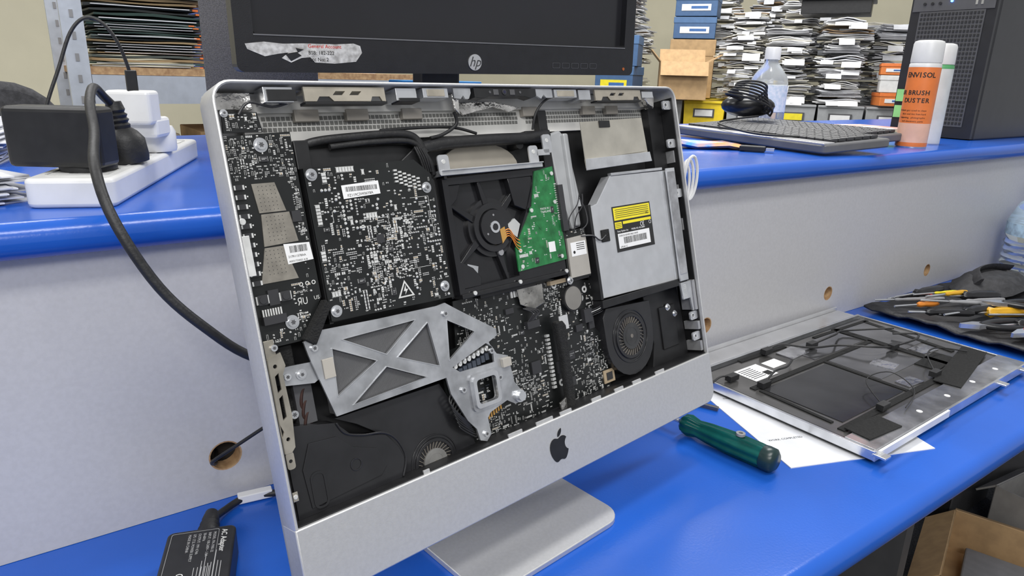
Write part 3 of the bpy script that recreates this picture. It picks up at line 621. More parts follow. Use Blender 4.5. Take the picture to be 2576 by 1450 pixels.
B().cyl((.560,-.0008,.009),.0022,.001,'y',16,0).obj('power_button',mat('amber_ring',(.4,.1,.02),.5),MX,mo)
b=B().box((.49,.89,SH+.007),(.24,.18,.014)); b.box((.49,.885,SH+.12),(.06,.03,.22)); b.box((.49,.86,SH+.22),(.09,.04,.09)); b.obj('stand',BLK,None,mo,None,.004)
ct=root('computer_tower',(.35,1.25,SH),'textured dark grey desktop computer case on shelf','computer tower')
CT=T((.366,1.262,SH))@Rz(-18)
b=B().box((0,0,.26),(.165,.24,.52)); b.obj('case',mat('speckled_dark_grey',(.10,.095,.095),.6,0,.35,700,.3,900),CT,ct,None,.004)
b=B().box((0,-.127,.26),(.165,.014,.515)); b.obj('front_bezel',MC['speckled_dark_grey'],CT,ct,None,.003)
b=B(); b.box((0,-.136,.42),(.13,.006,.03)); b.box((0,-.136,.385),(.13,.006,.02)); b.obj('drive_bay',BLK,CT,ct,None,.001,split=True)
bs=B().box((0,0,.055),(.16,.05,.11)); bs.obj('tissue_box',mat('sky_blue_card',(.03,.32,.75),.5),T((.62,1.12,SH)),None,None,.002,label='small bright blue carton on the shelf',category='box')
# ------------------------------------------------------------ power strip + plugs
SP=T((.030,.714,SH))@Rz(68.2)
ps=root('power_strip',(.03,.714,SH),'white multi-outlet power strip on blue shelf','power strip')
b=B().prism(rr(0,-.036,.385,.036,.010,5),0,.026,ax='z'); b.obj('strip_body',WPL,SP,ps,30,.004,3)
for k in range(6):
    b=B(); c=(.045+k*.058,0); b.plate(rr(c[0]-.025,-.026,c[0]+.025,.026,.007,4),[rr(c[0]-.0235,-.0245,c[0]+.0235,.0245,.006,4)],.0255,.0268,0)
    for a in(-1,1): b.box((c[0]+a*.008,.006,.0262),(.002,.007,.0006),1)
    b.box((c[0],-.008,.0262),(.002,.007,.0006),1)
    b.obj('socket',[mat('socket_edge',(.55,.55,.54),.5),INK],SP,ps)
ZT=SH+.0272
ba=root('power_adapter',(.045,.765,ZT),'black plug-in power adapter block','power adapter')
AM=T((.034,.768,SH+.058))@Rz(-33)
B().box((0,0,.0),(.084,.034,.054)).obj('adapter_body',BLK,AM,ba,None,.005,3)
B().lathe([(.024,0),(.0245,.004),(.023,.009),(.017,.011)],24,0,T((.052,.770,ZT-.001))).obj('plug_base',BLKR,None,ba,40)
bp=root('power_plug',(.083,.80,ZT),'black round mains plug with thick cable','power plug')
b=B().lathe([(.020,0),(.021,.006),(.0205,.022),(.015,.030),(.010,.034),(.0105,.037),(.0085,.039),(.0105,.042),(.0085,.044),(.010,.047),(.0075,.049),(.009,.052),(.007,.060)],24,0,T((.090,.811,ZT))@Ry(-6)); b.obj('plug_body',BLKR,None,bp,40)
b=B().tube([(.084,.811,ZT+.055),(.076,.801,.404),(.066,.78,.414),(.058,.74,.402),(.055,.70,.380),(.047,.637,.357),(.052,.605,.320),(.075,.589,.267),(.105,.579,.229),(.14,.58,.196),(.2,.585,.165),(.27,.575,.15)],.0042,0,12); b.obj('power_cord',BLKR,None,bp,60)
wp=root('usb_charger',(.118,.885,ZT),'white block charger plugged in with black cable','charger')
b=B().box((0,0,0),(.046,.030,.036)); b.obj('charger_body',WPL,T((.110,.880,SH+.078))@Rz(-30),wp,None,.004,3)
B().lathe([(.023,0),(.024,.003),(.024,.022),(.021,.028)],28,0,T((.131,.914,ZT))).obj('plug_base',WPL,None,wp,40)
B().box((0,0,0),(.05,.04,.022)).obj('plug_neck',WPL,T((.117,.895,SH+.056))@Rz(-30),wp,None,.004)
b=B().box((0,0,0),(.011,.006,.022)); b.obj('cable_connector',BLK,T((.110,.870,SH+.106)),wp,None,.001)
b=B().tube([(.110,.870,SH+.112),(.102,.865,.455),(.090,.865,.475),(.075,.868,.480),(.060,.868,.465),(.045,.865,.43),(.03,.86,.395),(.02,.86,.36)],.0018,0,8); b.obj('charging_cable',BLKR,None,wp,60)
tc=root('cable',(.13,.69,.05),'thin black cable running through panel hole','cable')
b=B().tube([(.125,.712,.045),(.118,.680,.048),(.112,.660,.062),(.135,.64,.085),(.175,.62,.115),(.23,.60,.15)],.0018,0,8); b.obj('cable_run',BLKR,None,tc,60)
PS=mat('paper_shade',(.62,.63,.68),.7)
def sheets(name,lab,cat,loc,size,n,rot,seed,thick=.0016,m=PAPER,**kw):
    r=random.Random(seed); b=B()
    for k in range(n):
        M_=Rz(r.uniform(-8,8)); b.box((r.uniform(-.01,.01),r.uniform(-.01,.01),thick*(k+.5)),(size[0],size[1],thick*.8),k%2,M_)
    for k in range(14): b.box((-.02+.01*math.sin(k*2.),-.12+k*.012,thick*n+.0002),(.13-.04*math.sin(k*1.7)**2,.0018,.0003),2)
    return b.obj(name,[m,PS if m is PAPER else m,GRY],T(loc)@Rz(rot),None,label=lab,category=cat,**kw)
sheets('paper_stack','loose stack of white printed papers','paper',(-.155,.87,SH),(.21,.297),16,18,2)
sheets('paper_stack','loose stack of white printed papers','paper',(-.10,1.22,SH),(.21,.297),26,-12,12)
# AC adapter brick
ac=root('laptop_charger',(.09,.56,0),'black laptop power brick with printed rating label','power brick')
AD=T((.087,.602,0))@Rz(-108.5)
PRT=mat('grey_print',(.42,.42,.42),.6)
b=B().prism(rr(0,-.029,.125,.029,.006,4),.001,.030,ax='z'); b.obj('brick_body',BLK,AD,ac,30,.002,2)
b=B(); b.text('AC Adapter',.0068,T((.006,.0175,.0301)),1,.00005,'LEFT',0.,.95,.00008)
for k in range(7): b.box((.070+.006*math.sin(k*2.3),.0205-k*.0026,.0301),(.038+.02*math.sin(k*2.3)**2,.0005,.0002))
b.plate(rr(.004,-.025,.112,.0150,.002,3),[rr(.0043,-.0247,.1117,.0147,.002,3)],.03,.0302,0)
for k,s_ in enumerate(('MODEL: PA-1900-32','INPUT: 100-240V~ 1.5A','50-60Hz','OUTPUT: 19V 4.74A','LPS  I.T.E. POWER SUPPLY','MADE IN CHINA')): b.text(s_,.0034,T((.008,.0105-k*.0042,.0301)),0,.00004)
for k in range(5): b.box((.078,.0115-k*.0030,.0301),(.045,.0005,.0002))
b.text('CE N173',.009,T((.060,-.014,.0301)),1,.00005)
b.obj('rating_print',[PRT,SILK],AD,ac)
b=B().lathe([(.010,0),(.011,.004),(.0085,.006),(.010,.010),(.0075,.013),(.009,.017),(.0068,.02),(.008,.024),(.006,.034)],20,0,T((.091,.607,.015))@Rz(71)@Ry(84)); b.tube([(.102,.638,.012),(.116,.656,.006),(.14,.668,.0055),(.17,.66,.0055),(.25,.63,.0055)],.0036,0,10); b.obj('power_cord',BLKR,None,ac,50)
B().box((0,0,0),(.034,.010,.009)).obj('cord_tag',WHT,T((.150,.667,.006))@Rz(-8),ac,None,.001)
# ------------------------------------------------------------ display panel
lp=root('display_panel',(1.03,.49,0),'removed display panel lying face down with cables','display panel')
LM=T((.782,.345,.004))@Rz(1.8)
b=B().box((.243,.137,.004),(.486,.275,.008),0); b.obj('panel_frame',BLK,LM,lp,None,.001)
b=B().box((.243,.150,.010),(.470,.225,.004),0); b.obj('back_sheet',mat('dull_metal_sheet',(.20,.195,.19),.22,.7,.22,14,.12,30),LM,lp)
b=B(); b.box((.243,.020,.012),(.48,.038,.007),0); b.box((.243,.0,.008),(.486,.003,.014),1); b.box((.243,.274,.008),(.486,.005,.014),1); b.box((.001,.137,.008),(.004,.275,.012),1); b.box((.485,.137,.008),(.004,.275,.012),1)
for k in range(5): b.cyl((.07+k*.085,.018,.0155),.004,.0005,'z',14,2)
b.box((.10,-.0025,.010),(.19,.004,.010),3)
b.obj('metal_rail',[mat('rail_steel',(.55,.55,.57),.2,.85,.3,30,.15,40),STEEL,WHT,WPL],LM,lp,None,.0006)
for x,y in((.005,-.006),(.37,-.006),(.46,-.004)): B().box((x,y,.010),(.014,.016,.003),0).obj('mounting_tab',STEEL,LM,lp,None,.0005)
b=B(); b.box((.24,.298,.006),(.49,.034,.012),0); b.box((.24,.318,.009),(.49,.004,.018),0); b.obj('upper_bar',mat('silver_bar',(.66,.66,.67),.32,.5,.08,20),LM,lp,None,.001)
def tape(x0,y0,x1,y1,w,h=.013,m=FOAM,nm='black_tape'):
    L=math.hypot(x1-x0,y1-y0); B().box((0,0,0),(L,w,.0016),0,T(((x0+x1)/2,(y0+y1)/2,h))@Rz(math.degrees(math.atan2(y1-y0,x1-x0)))).obj(nm,m,LM,lp)
for a in ((.03,.190,.37,.192,.009),(.375,.04,.37,.26,.012),(.02,.053,.36,.055,.010),(.28,.035,.47,.07,.036,.0165),(.02,.033,.09,.027,.034,.0165),(.33,.085,.41,.09,.034),(.30,.255,.47,.25,.007),(.215,.06,.215,.186,.007),(.03,.07,.035,.18,.006),(.44,.09,.46,.25,.010),(.10,.262,.22,.260,.008)): tape(*a)
FO=mat('bright_foil',(.62,.62,.64),.18,.95,.35,30,1.,60)
for a in ((.385,.125,.43,.12,.026,.0132),(.27,.125,.30,.13,.035,.0132),(.23,.075,.27,.072,.022,.0132),(.18,.235,.23,.238,.03,.0132)): tape(*a,m=FO,nm='foil_patch')
b=B(); b.box((.125,.122,.0125),(.165,.118,.0012),0); b.obj('black_film',mat('black_film',(.028,.028,.03),.16,0,.2,20,.25,12),LM,lp)
SF=mat('silver_film',(.30,.30,.31),.14,.85,.25,12,.4,10)
B().box((.425,.195,.0125),(.085,.11,.0012),0).obj('silver_film',SF,LM,lp)
B().box((.285,.225,.0125),(.15,.05,.0012),0).obj('silver_film',SF,LM,lp)
B().box((.29,.145,.0122),(.13,.085,.0010),0).obj('silver_film',SF,LM,lp)
b=B(); b.box((.085,.222,.0128),(.055,.040,.0008),0)
for k in range(7): b.box((.076,.236-k*.0045,.0133),(.030,.0012,.0003),1)
for k in range(14): b.box((.094+k*.0011,.212,.0133),(.0006,.012,.0003),1)
b.obj('rating_label',[WHT,INK],LM,lp)
B().box((.14,.228,.0128),(.034,.022,.0008),0).obj('paper_label',WHT,LM,lp)
for pts,r_ in (([(.16,.255,.02),(.19,.25,.026),(.23,.22,.022),(.28,.20,.022),(.31,.16,.026),(.35,.15,.02)],.0018),([(.12,.05,.02),(.17,.10,.026),(.22,.09,.03),(.21,.05,.02),(.14,.03,.02)],.0008),([(.25,.23,.02),(.30,.22,.03),(.36,.235,.02),(.42,.18,.03)],.0018),([(.03,.225,.018),(.01,.23,.022),(-.005,.235,.012)],.0014),([(.36,.15,.02),(.40,.135,.028),(.44,.15,.025),(.42,.18,.02)],.0018),([(.30,.06,.02),(.34,.09,.03),(.40,.10,.025),(.44,.07,.02)],.0012),([(.05,.185,.018),(.09,.195,.024),(.13,.20,.02),(.16,.21,.02)],.0016)):
    b=B().tube(pts,r_,0); p=pts[0]; b.box(p,(.02,.010,.008),0); b.obj('display_cable',BLKR,LM,lp,60)
b=B().box((.105,.1485,.0006),(.21,.297,.0012),0); b.text('WORK COMPLETED',.0055,T((.012,.060,.0013))@Rz(0),1,.00004); b.text('Date',.005,T((.02,.18,.0013)),1,.00004)
b.obj('paper_sheet',[PAPER,INK],T((.691,.394,0))@Rz(-20),None,label='white printed sheet under the display panel',category='paper')
# screwdriver
sd=root('screwdriver',(.67,.48,0),'dark green handled screwdriver on blue worktop','screwdriver')
GH=mat('green_translucent_handle',(.006,.085,.075),.18,0,.25,40,trans=.1)
SDM=T((.645,.523,.0160))@Rz(-81.5)@Ry(90)
def fluted(b,prof,M,nf=8,n=48,depth=.07):
    rings=[[(r*(1-depth*(.5+.5*math.cos(nf*2*math.pi*i/n)))*math.cos(2*math.pi*i/n),r*(1-depth*(.5+.5*math.cos(nf*2*math.pi*i/n)))*math.sin(2*math.pi*i/n),z) for i in range(n)] for r,z in prof]
    return b.loft(rings,0,(1,1),M)
b=B(); fluted(b,[(.008,0),(.0125,.004),(.0142,.012),(.0112,.024),(.0132,.040),(.0150,.072),(.0148,.106),(.0142,.114)],SDM,8,64,.15); b.obj('handle',GH,None,sd,80)
b=B().lathe([(.0145,0),(.0150,.004),(.0145,.013),(.010,.017)],20,0,SDM@T((0,0,.111))); b.obj('end_cap',mat('dark_teal_cap',(.01,.03,.03),.3),None,sd,50)
b=B().lathe([(.003,0),(.003,.12)],10,0,T((.645,.527,.0160))@Rz(98.5)@Ry(92)); b.obj('shaft',STEEL,None,sd,50)
b=B().ring((0,0,0),.0025,.0055,.003,'z',18); b.obj('hanging_hole',GRY,SDM@T((-.0150,0,.08))@Ry(-90),sd)
pt=root('pry_tool',(.715,.575,0),'slim dark metal pry tool','tool')
B().box((0,0,0),(.10,.006,.005)).obj('pry_bar',mat('tool_dark_steel',(.14,.14,.15),.35,.7),T((.716,.583,.004))@Rz(-66),pt,None,.001)
# tool roll and tools
tr=root('tool_mat',(1.55,.53,0),'black leather tool roll spread open','tool roll')
b=B(); n=18;vs=[];fs=[]
for i in range(n+1):
    for j in range(n+1):
        x=1.335+.52*i/n;y=.355+.31*j/n; vs.append((x,y,.010+.003*math.sin(i*1.3+j*.7)+.002*math.sin(j*2.1)+.006*max(0,1-i/3)))
for i in range(n):
    for j in range(n): a=i*(n+1)+j; fs.append((a,a+1,a+n+2,a+n+1))
b.add(vs,fs); LEA=mat('black_leather',(.025,.025,.028),.55,0,.3,60,.5,200); o=b.obj('mat_sheet',LEA,None,tr,60); s_=o.modifiers.new('Solidify','SOLIDIFY');s_.thickness=.004
tr2=root('tool_pouch',(1.75,.6,0),'soft black fabric pouch on tool roll','pouch')
b=B().loft([[(1.71+ (.13-.02*k)*math.cos(a*math.pi/8),.585+(.065-.008*k)*math.sin(a*math.pi/8),.022+.008*k+.005*math.sin(a*1.7+k)) for a in range(16)] for k in range(4)]); b.obj('pouch_body',mat('pouch_fabric',(.03,.03,.033),.7,0,.3,80,.4,200),None,tr2,60)
b=B().tube([(1.62,.58,.040),(1.67,.61,.050),(1.74,.61,.052),(1.80,.59,.045)],.004,0,8,6,None,4.); b.obj('pouch_flap',LEA,None,tr2,60)
def tool(name,lab,x,y,rot,hc,L=.09,r=.008,shaft=.09,z=.026,cat='screwdriver'):
    t=root(name,(x,y,z),lab,cat); M_=T((x,y,z))@Rz(rot)@Ry(90)
    fluted(B(),[(r*.6,0),(r,.006),(r*.75,.018),(r,.03),(r,L-.01),(r*.7,L)],M_,6,24,.15).obj('handle',hc,None,t,50)
    B().lathe([(.0022,0),(.0022,shaft),(.001,shaft+.006)],8,0,M_@T((0,0,-shaft-.004))).obj('shaft',STEEL,None,t,50)
OH=mat('orange_handle',(.75,.25,.03),.3);YH=mat('amber_handle',(.7,.38,.02),.3);RH=mat('red_handle',(.5,.03,.025),.35);BH=mat('blue_handle',(.05,.15,.5),.35)
tool('screwdriver','small screwdriver with amber plastic handle',1.47,.50,-25,YH,.10,.011,.10)
tool('screwdriver','small screwdriver with orange handle',1.40,.595,-20,OH,.05,.006,.05)
tool('screwdriver','small screwdriver with orange handle',1.53,.45,-30,OH,.08,.008,.08)
tool('screwdriver','small screwdriver with black handle',1.44,.44,-22,BLKG,.08,.011,.07)
tool('screwdriver','small screwdriver with black handle',1.53,.57,-30,BLKG,.08,.011,.07,.03)
tool('screwdriver','small screwdriver with black handle',1.42,.52,-12,BLKG,.09,.009,.05,.03)
tool('screwdriver','slim screwdriver with grey metal handle',1.50,.55,-24,GRY,.09,.004,.06,.03)
tool('screwdriver','slim screwdriver with grey metal handle',1.38,.63,-26,GRY,.11,.0035,.04,.03)
tool('screwdriver','small screwdriver with black handle',1.36,.56,-35,BLKG,.09,.007,.03,.028)
tool('screwdriver','small screwdriver with black handle',1.46,.63,-8,BLKG,.09,.009,.06,.03)
tool('screwdriver','slim screwdriver with yellow handle',1.50,.61,-18,YEL,.06,.003,.05,.03)
tool('screwdriver','small screwdriver with black handle',1.60,.46,-34,BLKG,.09,.009,.06,.03)
tool('screwdriver','slim screwdriver with grey metal handle',1.45,.56,-40,GRY,.10,.004,.05,.034)
tool('screwdriver','slim screwdriver with amber handle',1.49,.585,-14,YH,.06,.005,.05,.036)
tool('pen','red ballpoint pen on tool roll',1.46,.60,20,RH,.08,.003,.02,cat='pen')
tool('screwdriver','precision screwdriver with blue and red handle',1.60,.50,-28,BH,.08,.005,.06)
tool('screwdriver','small screwdriver with red handle',1.50,.39,-15,RH,.06,.006,.05)
tool('tweezers','slim black metal tweezers on tool roll',1.42,.64,-12,BLK,.11,.004,.03,cat='tweezers')
tool('marker','pale blue marker pen on tool roll',1.57,.41,-35,mat('pale_marker',(.35,.5,.65),.4),.10,.005,.01,.03,cat='marker')
def pliers(x,y,rot,m,lab,z=.028):
    t=root('pliers',(x,y,z),lab,'pliers'); M_=T((x,y,z))@Rz(rot)
    for sg in(-1,1): B().tube([(0,0,0),(.03,sg*.014,0),(.07,sg*.020,0),(.11,sg*.014,0)],.006,0,10,5,M_).obj('handle',m,None,t,60)
    B().prism([(-.04,-.002),(-.04,.002),(-.01,.010),(.006,.008),(.006,-.008),(-.01,-.010)],-.004,.004,0,'z',M_).obj('jaw',STEEL,None,t)
pliers(1.37,.47,-30,BLKG,'pliers with black rubber grips on tool roll'); pliers(1.51,.49,-40,BLKG,'pliers with black rubber grips on tool roll',.040); pliers(1.40,.41,-10,RH,'pliers with red rubber grips on tool roll')
# water jug
wj=root('water_jug',(1.97,.585,0),'clear ribbed plastic water jug on worktop','water jug')
WJ=T((1.965,.585,0))@Matrix.Scale(.93,4)
prof=[(.075,0),(.088,.010)]
for k in range(5): prof+=[(.088,.018+k*.018),(.081,.026+k*.018)]
prof+=[(.088,.11),(.088,.145),(.07,.19),(.03,.225),(.026,.25)]
b=B().lathe(prof,32,0,WJ); b.obj('jug_body',mat('clear_jug_plastic',(.86,.92,.96),.08,0,.03,20,trans=.8),None,wj,35)
B().lathe([(.029,.248),(.029,.27),(.026,.274)],20,0,WJ).obj('cap',mat('cap_blue',(.1,.25,.6),.4),None,wj,50)
B().lathe([(.0886,.112),(.0886,.142)],32,0,WJ).obj('label_band',mat('band_blue',(.45,.62,.82),.5,0,.3,60),None,wj,50)
# ------------------------------------------------------------ shelf items right
def keyboard(name,lab,P0,long,wid,M_rot,mcase,mkey,z=0.):
    k=root(name,(P0[0],P0[1],SH+z),lab,'keyboard')
    M_=T((P0[0],P0[1],SH+z+.004))@Rz(M_rot)@Rx(3.5)
    b=B().prism(rr(0,0,long,wid,.01,4),0,.016,ax='z'); b.obj('keyboard_case',mcase,M_,k,30,.003)
    b=B().box((long/2,.014,.0165),(long-.006,.026,.004)); b.obj('front_trim',mat('keyboard_silver',(.42,.42,.43),.35,.4),M_,k,None,.001)
    b=B(); ny=6; nx=21
    for j in range(ny):
        for i in range(nx):
            x=.014+i*(long-.028)/nx; y=.030+j*(wid-.045)/ny
            if j==0 and 4<=i<=8:
                if i>4: continue
                b.box((x+.045,y+.008,.0195),((long-.028)/nx*5-.002,.015,.006)); continue
            b.box((x+.009,y+.009,.0195),((long-.028)/nx-.0025,(wid-.045)/ny-.003,.006))
    b.obj('keycaps',mkey,M_,k,None,.0012,kind='stuff')
    return k
KB=mat('key_black',(.045,.045,.05),.4)
KC=mat('keyboard_grey',(.13,.13,.135),.35)
keyboard('keyboard','black computer keyboard with silver front trim',(1.245,1.125),.44,.165,-101.5,KC,KB)
keyboard('keyboard','black computer keyboard behind another keyboard',(1.47,1.20),.44,.15,-101,KC,KB)
ms=root('computer_mouse',(1.50,1.10,SH+.03),'black computer mouse with coiled cable','mouse')
b=B().sphere((0,0,0),.066,0,10,(1,.58,.42)); b.obj('mouse_body',BLKG,T((1.50,1.12,SH+.066))@Rz(-40),ms,60)
b=B()
for k in range(7): b.tube([(.062*math.cos(a*math.pi/6)*(1-.05*k),.036*math.sin(a*math.pi/6),.005*k+.05*abs(math.sin(a*math.pi/12))) for a in range(13)],.0026,0,6,3,T((1.45,1.08,SH+.045))@Rz(k*9-20))
b.tube([(1.45,1.05,SH+.045),(1.36,1.05,SH+.04),(1.27,1.02,SH+.035),(1.20,.92,SH+.03),(1.18,.83,SH+.026),(1.23,.74,SH+.028)],.0022,0); b.obj('mouse_cable',BLKR,None,ms,60)
us=root('usb_stick',(1.15,.80,SH),'small black memory stick with metal plug','memory stick')
B().box((0,0,.006),(.045,.018,.010)).obj('stick_body',BLK,T((1.10,.80,SH))@Rz(-60),us,None,.002); B().box((0,0,.006),(.014,.012,.005)).obj('metal_plug',STEEL,T((1.115,.773,SH))@Rz(-60),us)
b=B().loft([[(x,y*(.030-.01*abs(k-1)),.002+.005*k+.004*math.sin(x*90)) for x,y in((-.06,-1),(-.03,-1.1),(.03,-1),(.06,-1),(.06,1),(.03,1.05),(-.03,1),(-.06,1))] for k in range(3)]); b.obj('snack_wrapper',mat('blue_orange_wrapper',(.05,.3,.7),.25,.3,.2,30,c2=(.8,.35,.12)),T((1.07,.875,SH))@Rz(-35),None,label='crumpled blue and orange foil wrapper',category='wrapper')
cu_=root('metal_cup',(1.17,1.08,SH),'small brushed metal cup on blue shelf','cup')
B().lathe([(.020,0),(.022,.003),(.022,.075),(.023,.078),(.0205,.078),(.0195,.006)],28,0,T((1.165,1.10,SH))).obj('cup_body',STEEL,None,cu_,40)
bo=root('spray_bottle',(1.737,1.236,SH),'clear plastic bottle with white cap and label','bottle')
BM=T((1.737,1.236,SH))
B().lathe([(.046,0),(.05,.006),(.05,.12),(.047,.135),(.034,.155),(.018,.175),(.016,.185)],28,0,BM).obj('bottle_body',mat('clear_plastic',(.82,.84,.85),.12,0,.05,20,trans=.7),None,bo,50)
B().lathe([(.021,.183),(.021,.212),(.019,.216)],24,0,BM).obj('bottle_cap',WPL,None,bo,50)
b=B().lathe([(.0505,.045),(.0505,.115)],28,0,BM); b.obj('paper_label',mat('label_pale_blue',(.62,.72,.80),.5,0,.2,120,c2=(.85,.87,.9)),None,bo,50)
ADV={'I':.34,' ':.32,'i':.26,'l':.26,'t':.34,'r':.38,'f':.32}
def can(x,y,c_main,c_top,texts,lab,rot,low=None):
    c=root('spray_can',(x,y,SH),lab,'spray can'); M_=T((x,y,SH))@Rz(rot)@Matrix.Scale(.9,4)
    b=B().lathe([(.0325,0),(.033,.003),(.033,.012),(.033,.055),(.033,.125),(.033,.178),(.0325,.185),(.030,.188)],36,0,M_,mis=[2,0,7,0,0,1,1,])
    for s_,sz,z,mi,a1 in texts:
        adv=[ADV.get(ch,.66 if ch.isupper() else .54)*sz/.0331 for ch in s_]; a=a1-sum(adv)
        for ch,w in zip(s_,adv):
            b.text(ch,sz,M_@Matrix.Rotation(a+w/2,4,'Z')@T((0,-.0332,z))@Rx(90),mi,.00012,'CENTER',off=sz*.018 if sz>.01 else 0); a+=w
    b.obj('can_body',[c_main,c_top,STEEL,mat('can_text_red',(.25,.02,.02),.5),INK,WHT,mat('sticker_green',(.05,.5,.12),.5),low or c_main],None,c,40)
    B().lathe([(.0318,0),(.0322,.004),(.0315,.040),(.029,.046),(.022,.048)],32,0,M_@T((0,0,.188))).obj('can_cap',WPL,None,c,40)
OR=mat('orange_print',(.85,.22,.05),.4); ORL=mat('pale_orange_print',(.85,.50,.36),.4)
can(1.545,.735,OR,WPL,[('ENVISOL',.0155,.156,4,.82),('AIR BRUSH',.0140,.118,4,.58),('DUSTER',.0140,.101,4,.66),('An inert gas used to clean',.0052,.082,4,.6),('dust and lint from hard',.0052,.074,4,.6),('computing, photographic',.0052,.066,4,.6),('and electronic parts',.0052,.058,4,.5)],'orange and white aerosol duster can with cap',-64,ORL)
GRC=mat('pale_green_print',(.70,.72,.70),.4)
can(1.668,.765,GRC,mat('green_band',(.1,.4,.15),.4),[],'white aerosol can with green band and cap',-60)
# tower right
TWB=mat('tower_black',(.022,.022,.025),.35,0,.1,40)
tw=root('computer_tower',(2.05,.865,SH),'large black computer tower with mesh front','computer tower')
b=B().box((2.11,.865,SH+.225),(.40,.20,.45)); b.obj('case',TWB,None,tw,None,.004)
b=B().box((1.905,.865,SH+.225),(.016,.196,.445),0); b.box((1.8965,.865,SH+.165),(.003,.15,.27),1)
for j in range(26):
    for i in range(18): b.box((1.8945,.796+i*.0081,SH+.038+j*.0102),(.002,.0045,.006),2)
b.box((1.896,.865,SH+.318),(.004,.186,.034),1)
for k in range(2): b.box((1.8935,.800+k*.012,SH+.318),(.002,.005,.014),3)
for k in range(3): b.cyl((1.8915,.93-k*.018,SH+.318),.0035,.002,'x',12,0)
b.cyl((1.8915,.868,SH+.322),.0028,.003,'x',12,4)
for z in(.10,.060): b.box((1.893,.948,SH+z),(.002,.022,.030),5)
b.obj('front_panel',[TWB,mat('mesh_grey',(.11,.11,.115),.4,.3),INK,STEEL,mat('blue_led',(.05,.2,1),.4,emit=12),mat('energy_sticker_green',(.30,.7,.25),.5)],None,tw)
YG=mat('yellow_green_cover',(.6,.6,.1),.5,0,.3,20,c2=(.75,.78,.7))
B().box((0,0,.006),(.12,.20,.012)).obj('booklet',YG,T((1.79,.95,SH))@Rz(15),None,None,.001,label='yellow green booklet lying on blue shelf',category='booklet')
B().box((0,0,.005),(.10,.16,.010)).obj('booklet',mat('white_red_cover',(.8,.78,.76),.5,0,.2,25,c2=(.7,.25,.2)),T((1.79,.955,SH+.0125))@Rz(-12),None,None,.001,label='white and red leaflet on a booklet',category='booklet')
cc=root('cable_coil',(.75,.70,.28),'coiled white cable hanging over the shelf edge','cable')
b=B()
for k in range(3): b.tube([(.748+.004*k+.013*math.sin(a*math.pi/8),.650-.003*k,.296+.030*math.cos(a*math.pi/8)+.005*k) for a in range(17)],.0022,0,6,2)
b.tube([(.752,.648,.325),(.76,.66,.322),(.77,.70,.3155),(.80,.76,.3155)],.0022,0,6,4)
b.obj('coil',WPL,None,cc,60)
# ------------------------------------------------------------ background counter with crates
def BF(a,s,z): return Vector((.809*a+.588*s,.588*a-.809*s,z))
RB=Rz(math.degrees(math.atan2(.588,.809))-90)
def BM_(a,s,z,rot=0): return T(BF(a,s,z))@RB@Rz(rot)
ctr=root('storage_counter',BF(4.8,.1,ZF),'long grey storage counter','counter')
b=B().box((0,0,.90),(2.9,1.3,.03)); b.obj('counter_top',mat('counter_grey',(.5,.5,.48),.5),BM_(5.09,.15,ZF),ctr)
for x in(-1.35,-.4,.4,1.35): B().box((x,0,.44),(.03,1.2,.885)).obj('side_panel',GRY,BM_(5.09,.15,ZF),ctr)
B().box((0,.4,.44),(2.6,.02,.88)).obj('back_panel',GRY,BM_(5.09,.15,ZF),ctr)
ZC=ZF+.915
CG=mat('crate_grey',(.34,.35,.36),.5);CY=mat('crate_yellow',(.85,.62,.02),.45)
x=-.68; cols=[CG,CY,CG,CG,CG,CG,CY,CG]
for i in range(8):
    w=.245; c=root('storage_crate',BF(4.6,x+w/2,ZC),'yellow plastic storage crate' if cols[i] is CY else 'grey plastic storage crate with label holder','crate',group='storage crates along the counter')
    M_=BM_(4.6,x+w/2,ZC)
    b=B().prism([(-w/2+.008,0),(w/2-.008,0),(w/2-.002,.155),(-w/2+.002,.155)],-.15,1.0,0,'y'); b.box((0,-.152,.148),(w-.004,.012,.014)); b.box((0,-.152,.01),(w-.03,.008,.012)); b.obj('crate_body',cols[i],M_,c,None,.003)
    b=B().box((0,-.154,.085),(w*.5,.006,.05),0); b.box((0,-.158,.085),(w*.42,.002,.036),1); b.obj('label_holder',[DGR,YEL if i%3==0 else WHT],M_,c)
    x+=w+.006
ZK=ZC+.163
def card(a,s,z,w,d,h,rot,m,lab,op=False,name='cardboard_box',stripe=None):
    c=root(name,BF(a,s,z),lab,'box'); M_=BM_(a,s,z,rot)
    b=B()
    if op:
        t=.005
        b.box((0,0,t/2),(w,d,t));b.box((0,-d/2,h/2),(w,t,h));b.box((0,d/2,h/2),(w,t,h));b.box((-w/2,0,h/2),(t,d,h));b.box((w/2,0,h/2),(t,d,h)); b.obj('box_body',m,M_,c)
        for mm in (T((0,-d/2,h))@Rx(62)@T((0,-d*.2,0)),T((0,d/2,h))@Rx(60)@T((0,d*.2,0))): B().box((0,0,0),(w,d*.4,t)).obj('flap',m,M_@mm,c)
        for mm in (T((-w/2,0,h))@Ry(48)@T((-w*.16,0,0)),T((w/2,0,h))@Ry(-30)@T((w*.16,0,0))): B().box((0,0,0),(w*.32,d,t)).obj('flap',m,M_@mm,c)
    else:
        b.box((0,0,h/2),(w,d,h)); b.obj('box_body',m,M_,c,None,.003)
        b=B().box((0,0,h*.86),(w+.006,d+.006,h*.28)); b.obj('box_lid',stripe or m,M_,c,None,.002)
        if stripe is not None:
            b=B().box((0,-d/2-.002,h*.40),(w*.7,.003,h*.30),0); b.box((w*.08,-d/2-.0035,h*.40),(w*.4,.002,h*.12),1); b.obj('printed_label',[YEL if h>.15 else WHT,mat('label_blue',(.05,.15,.4),.5)],M_,c)
    return c
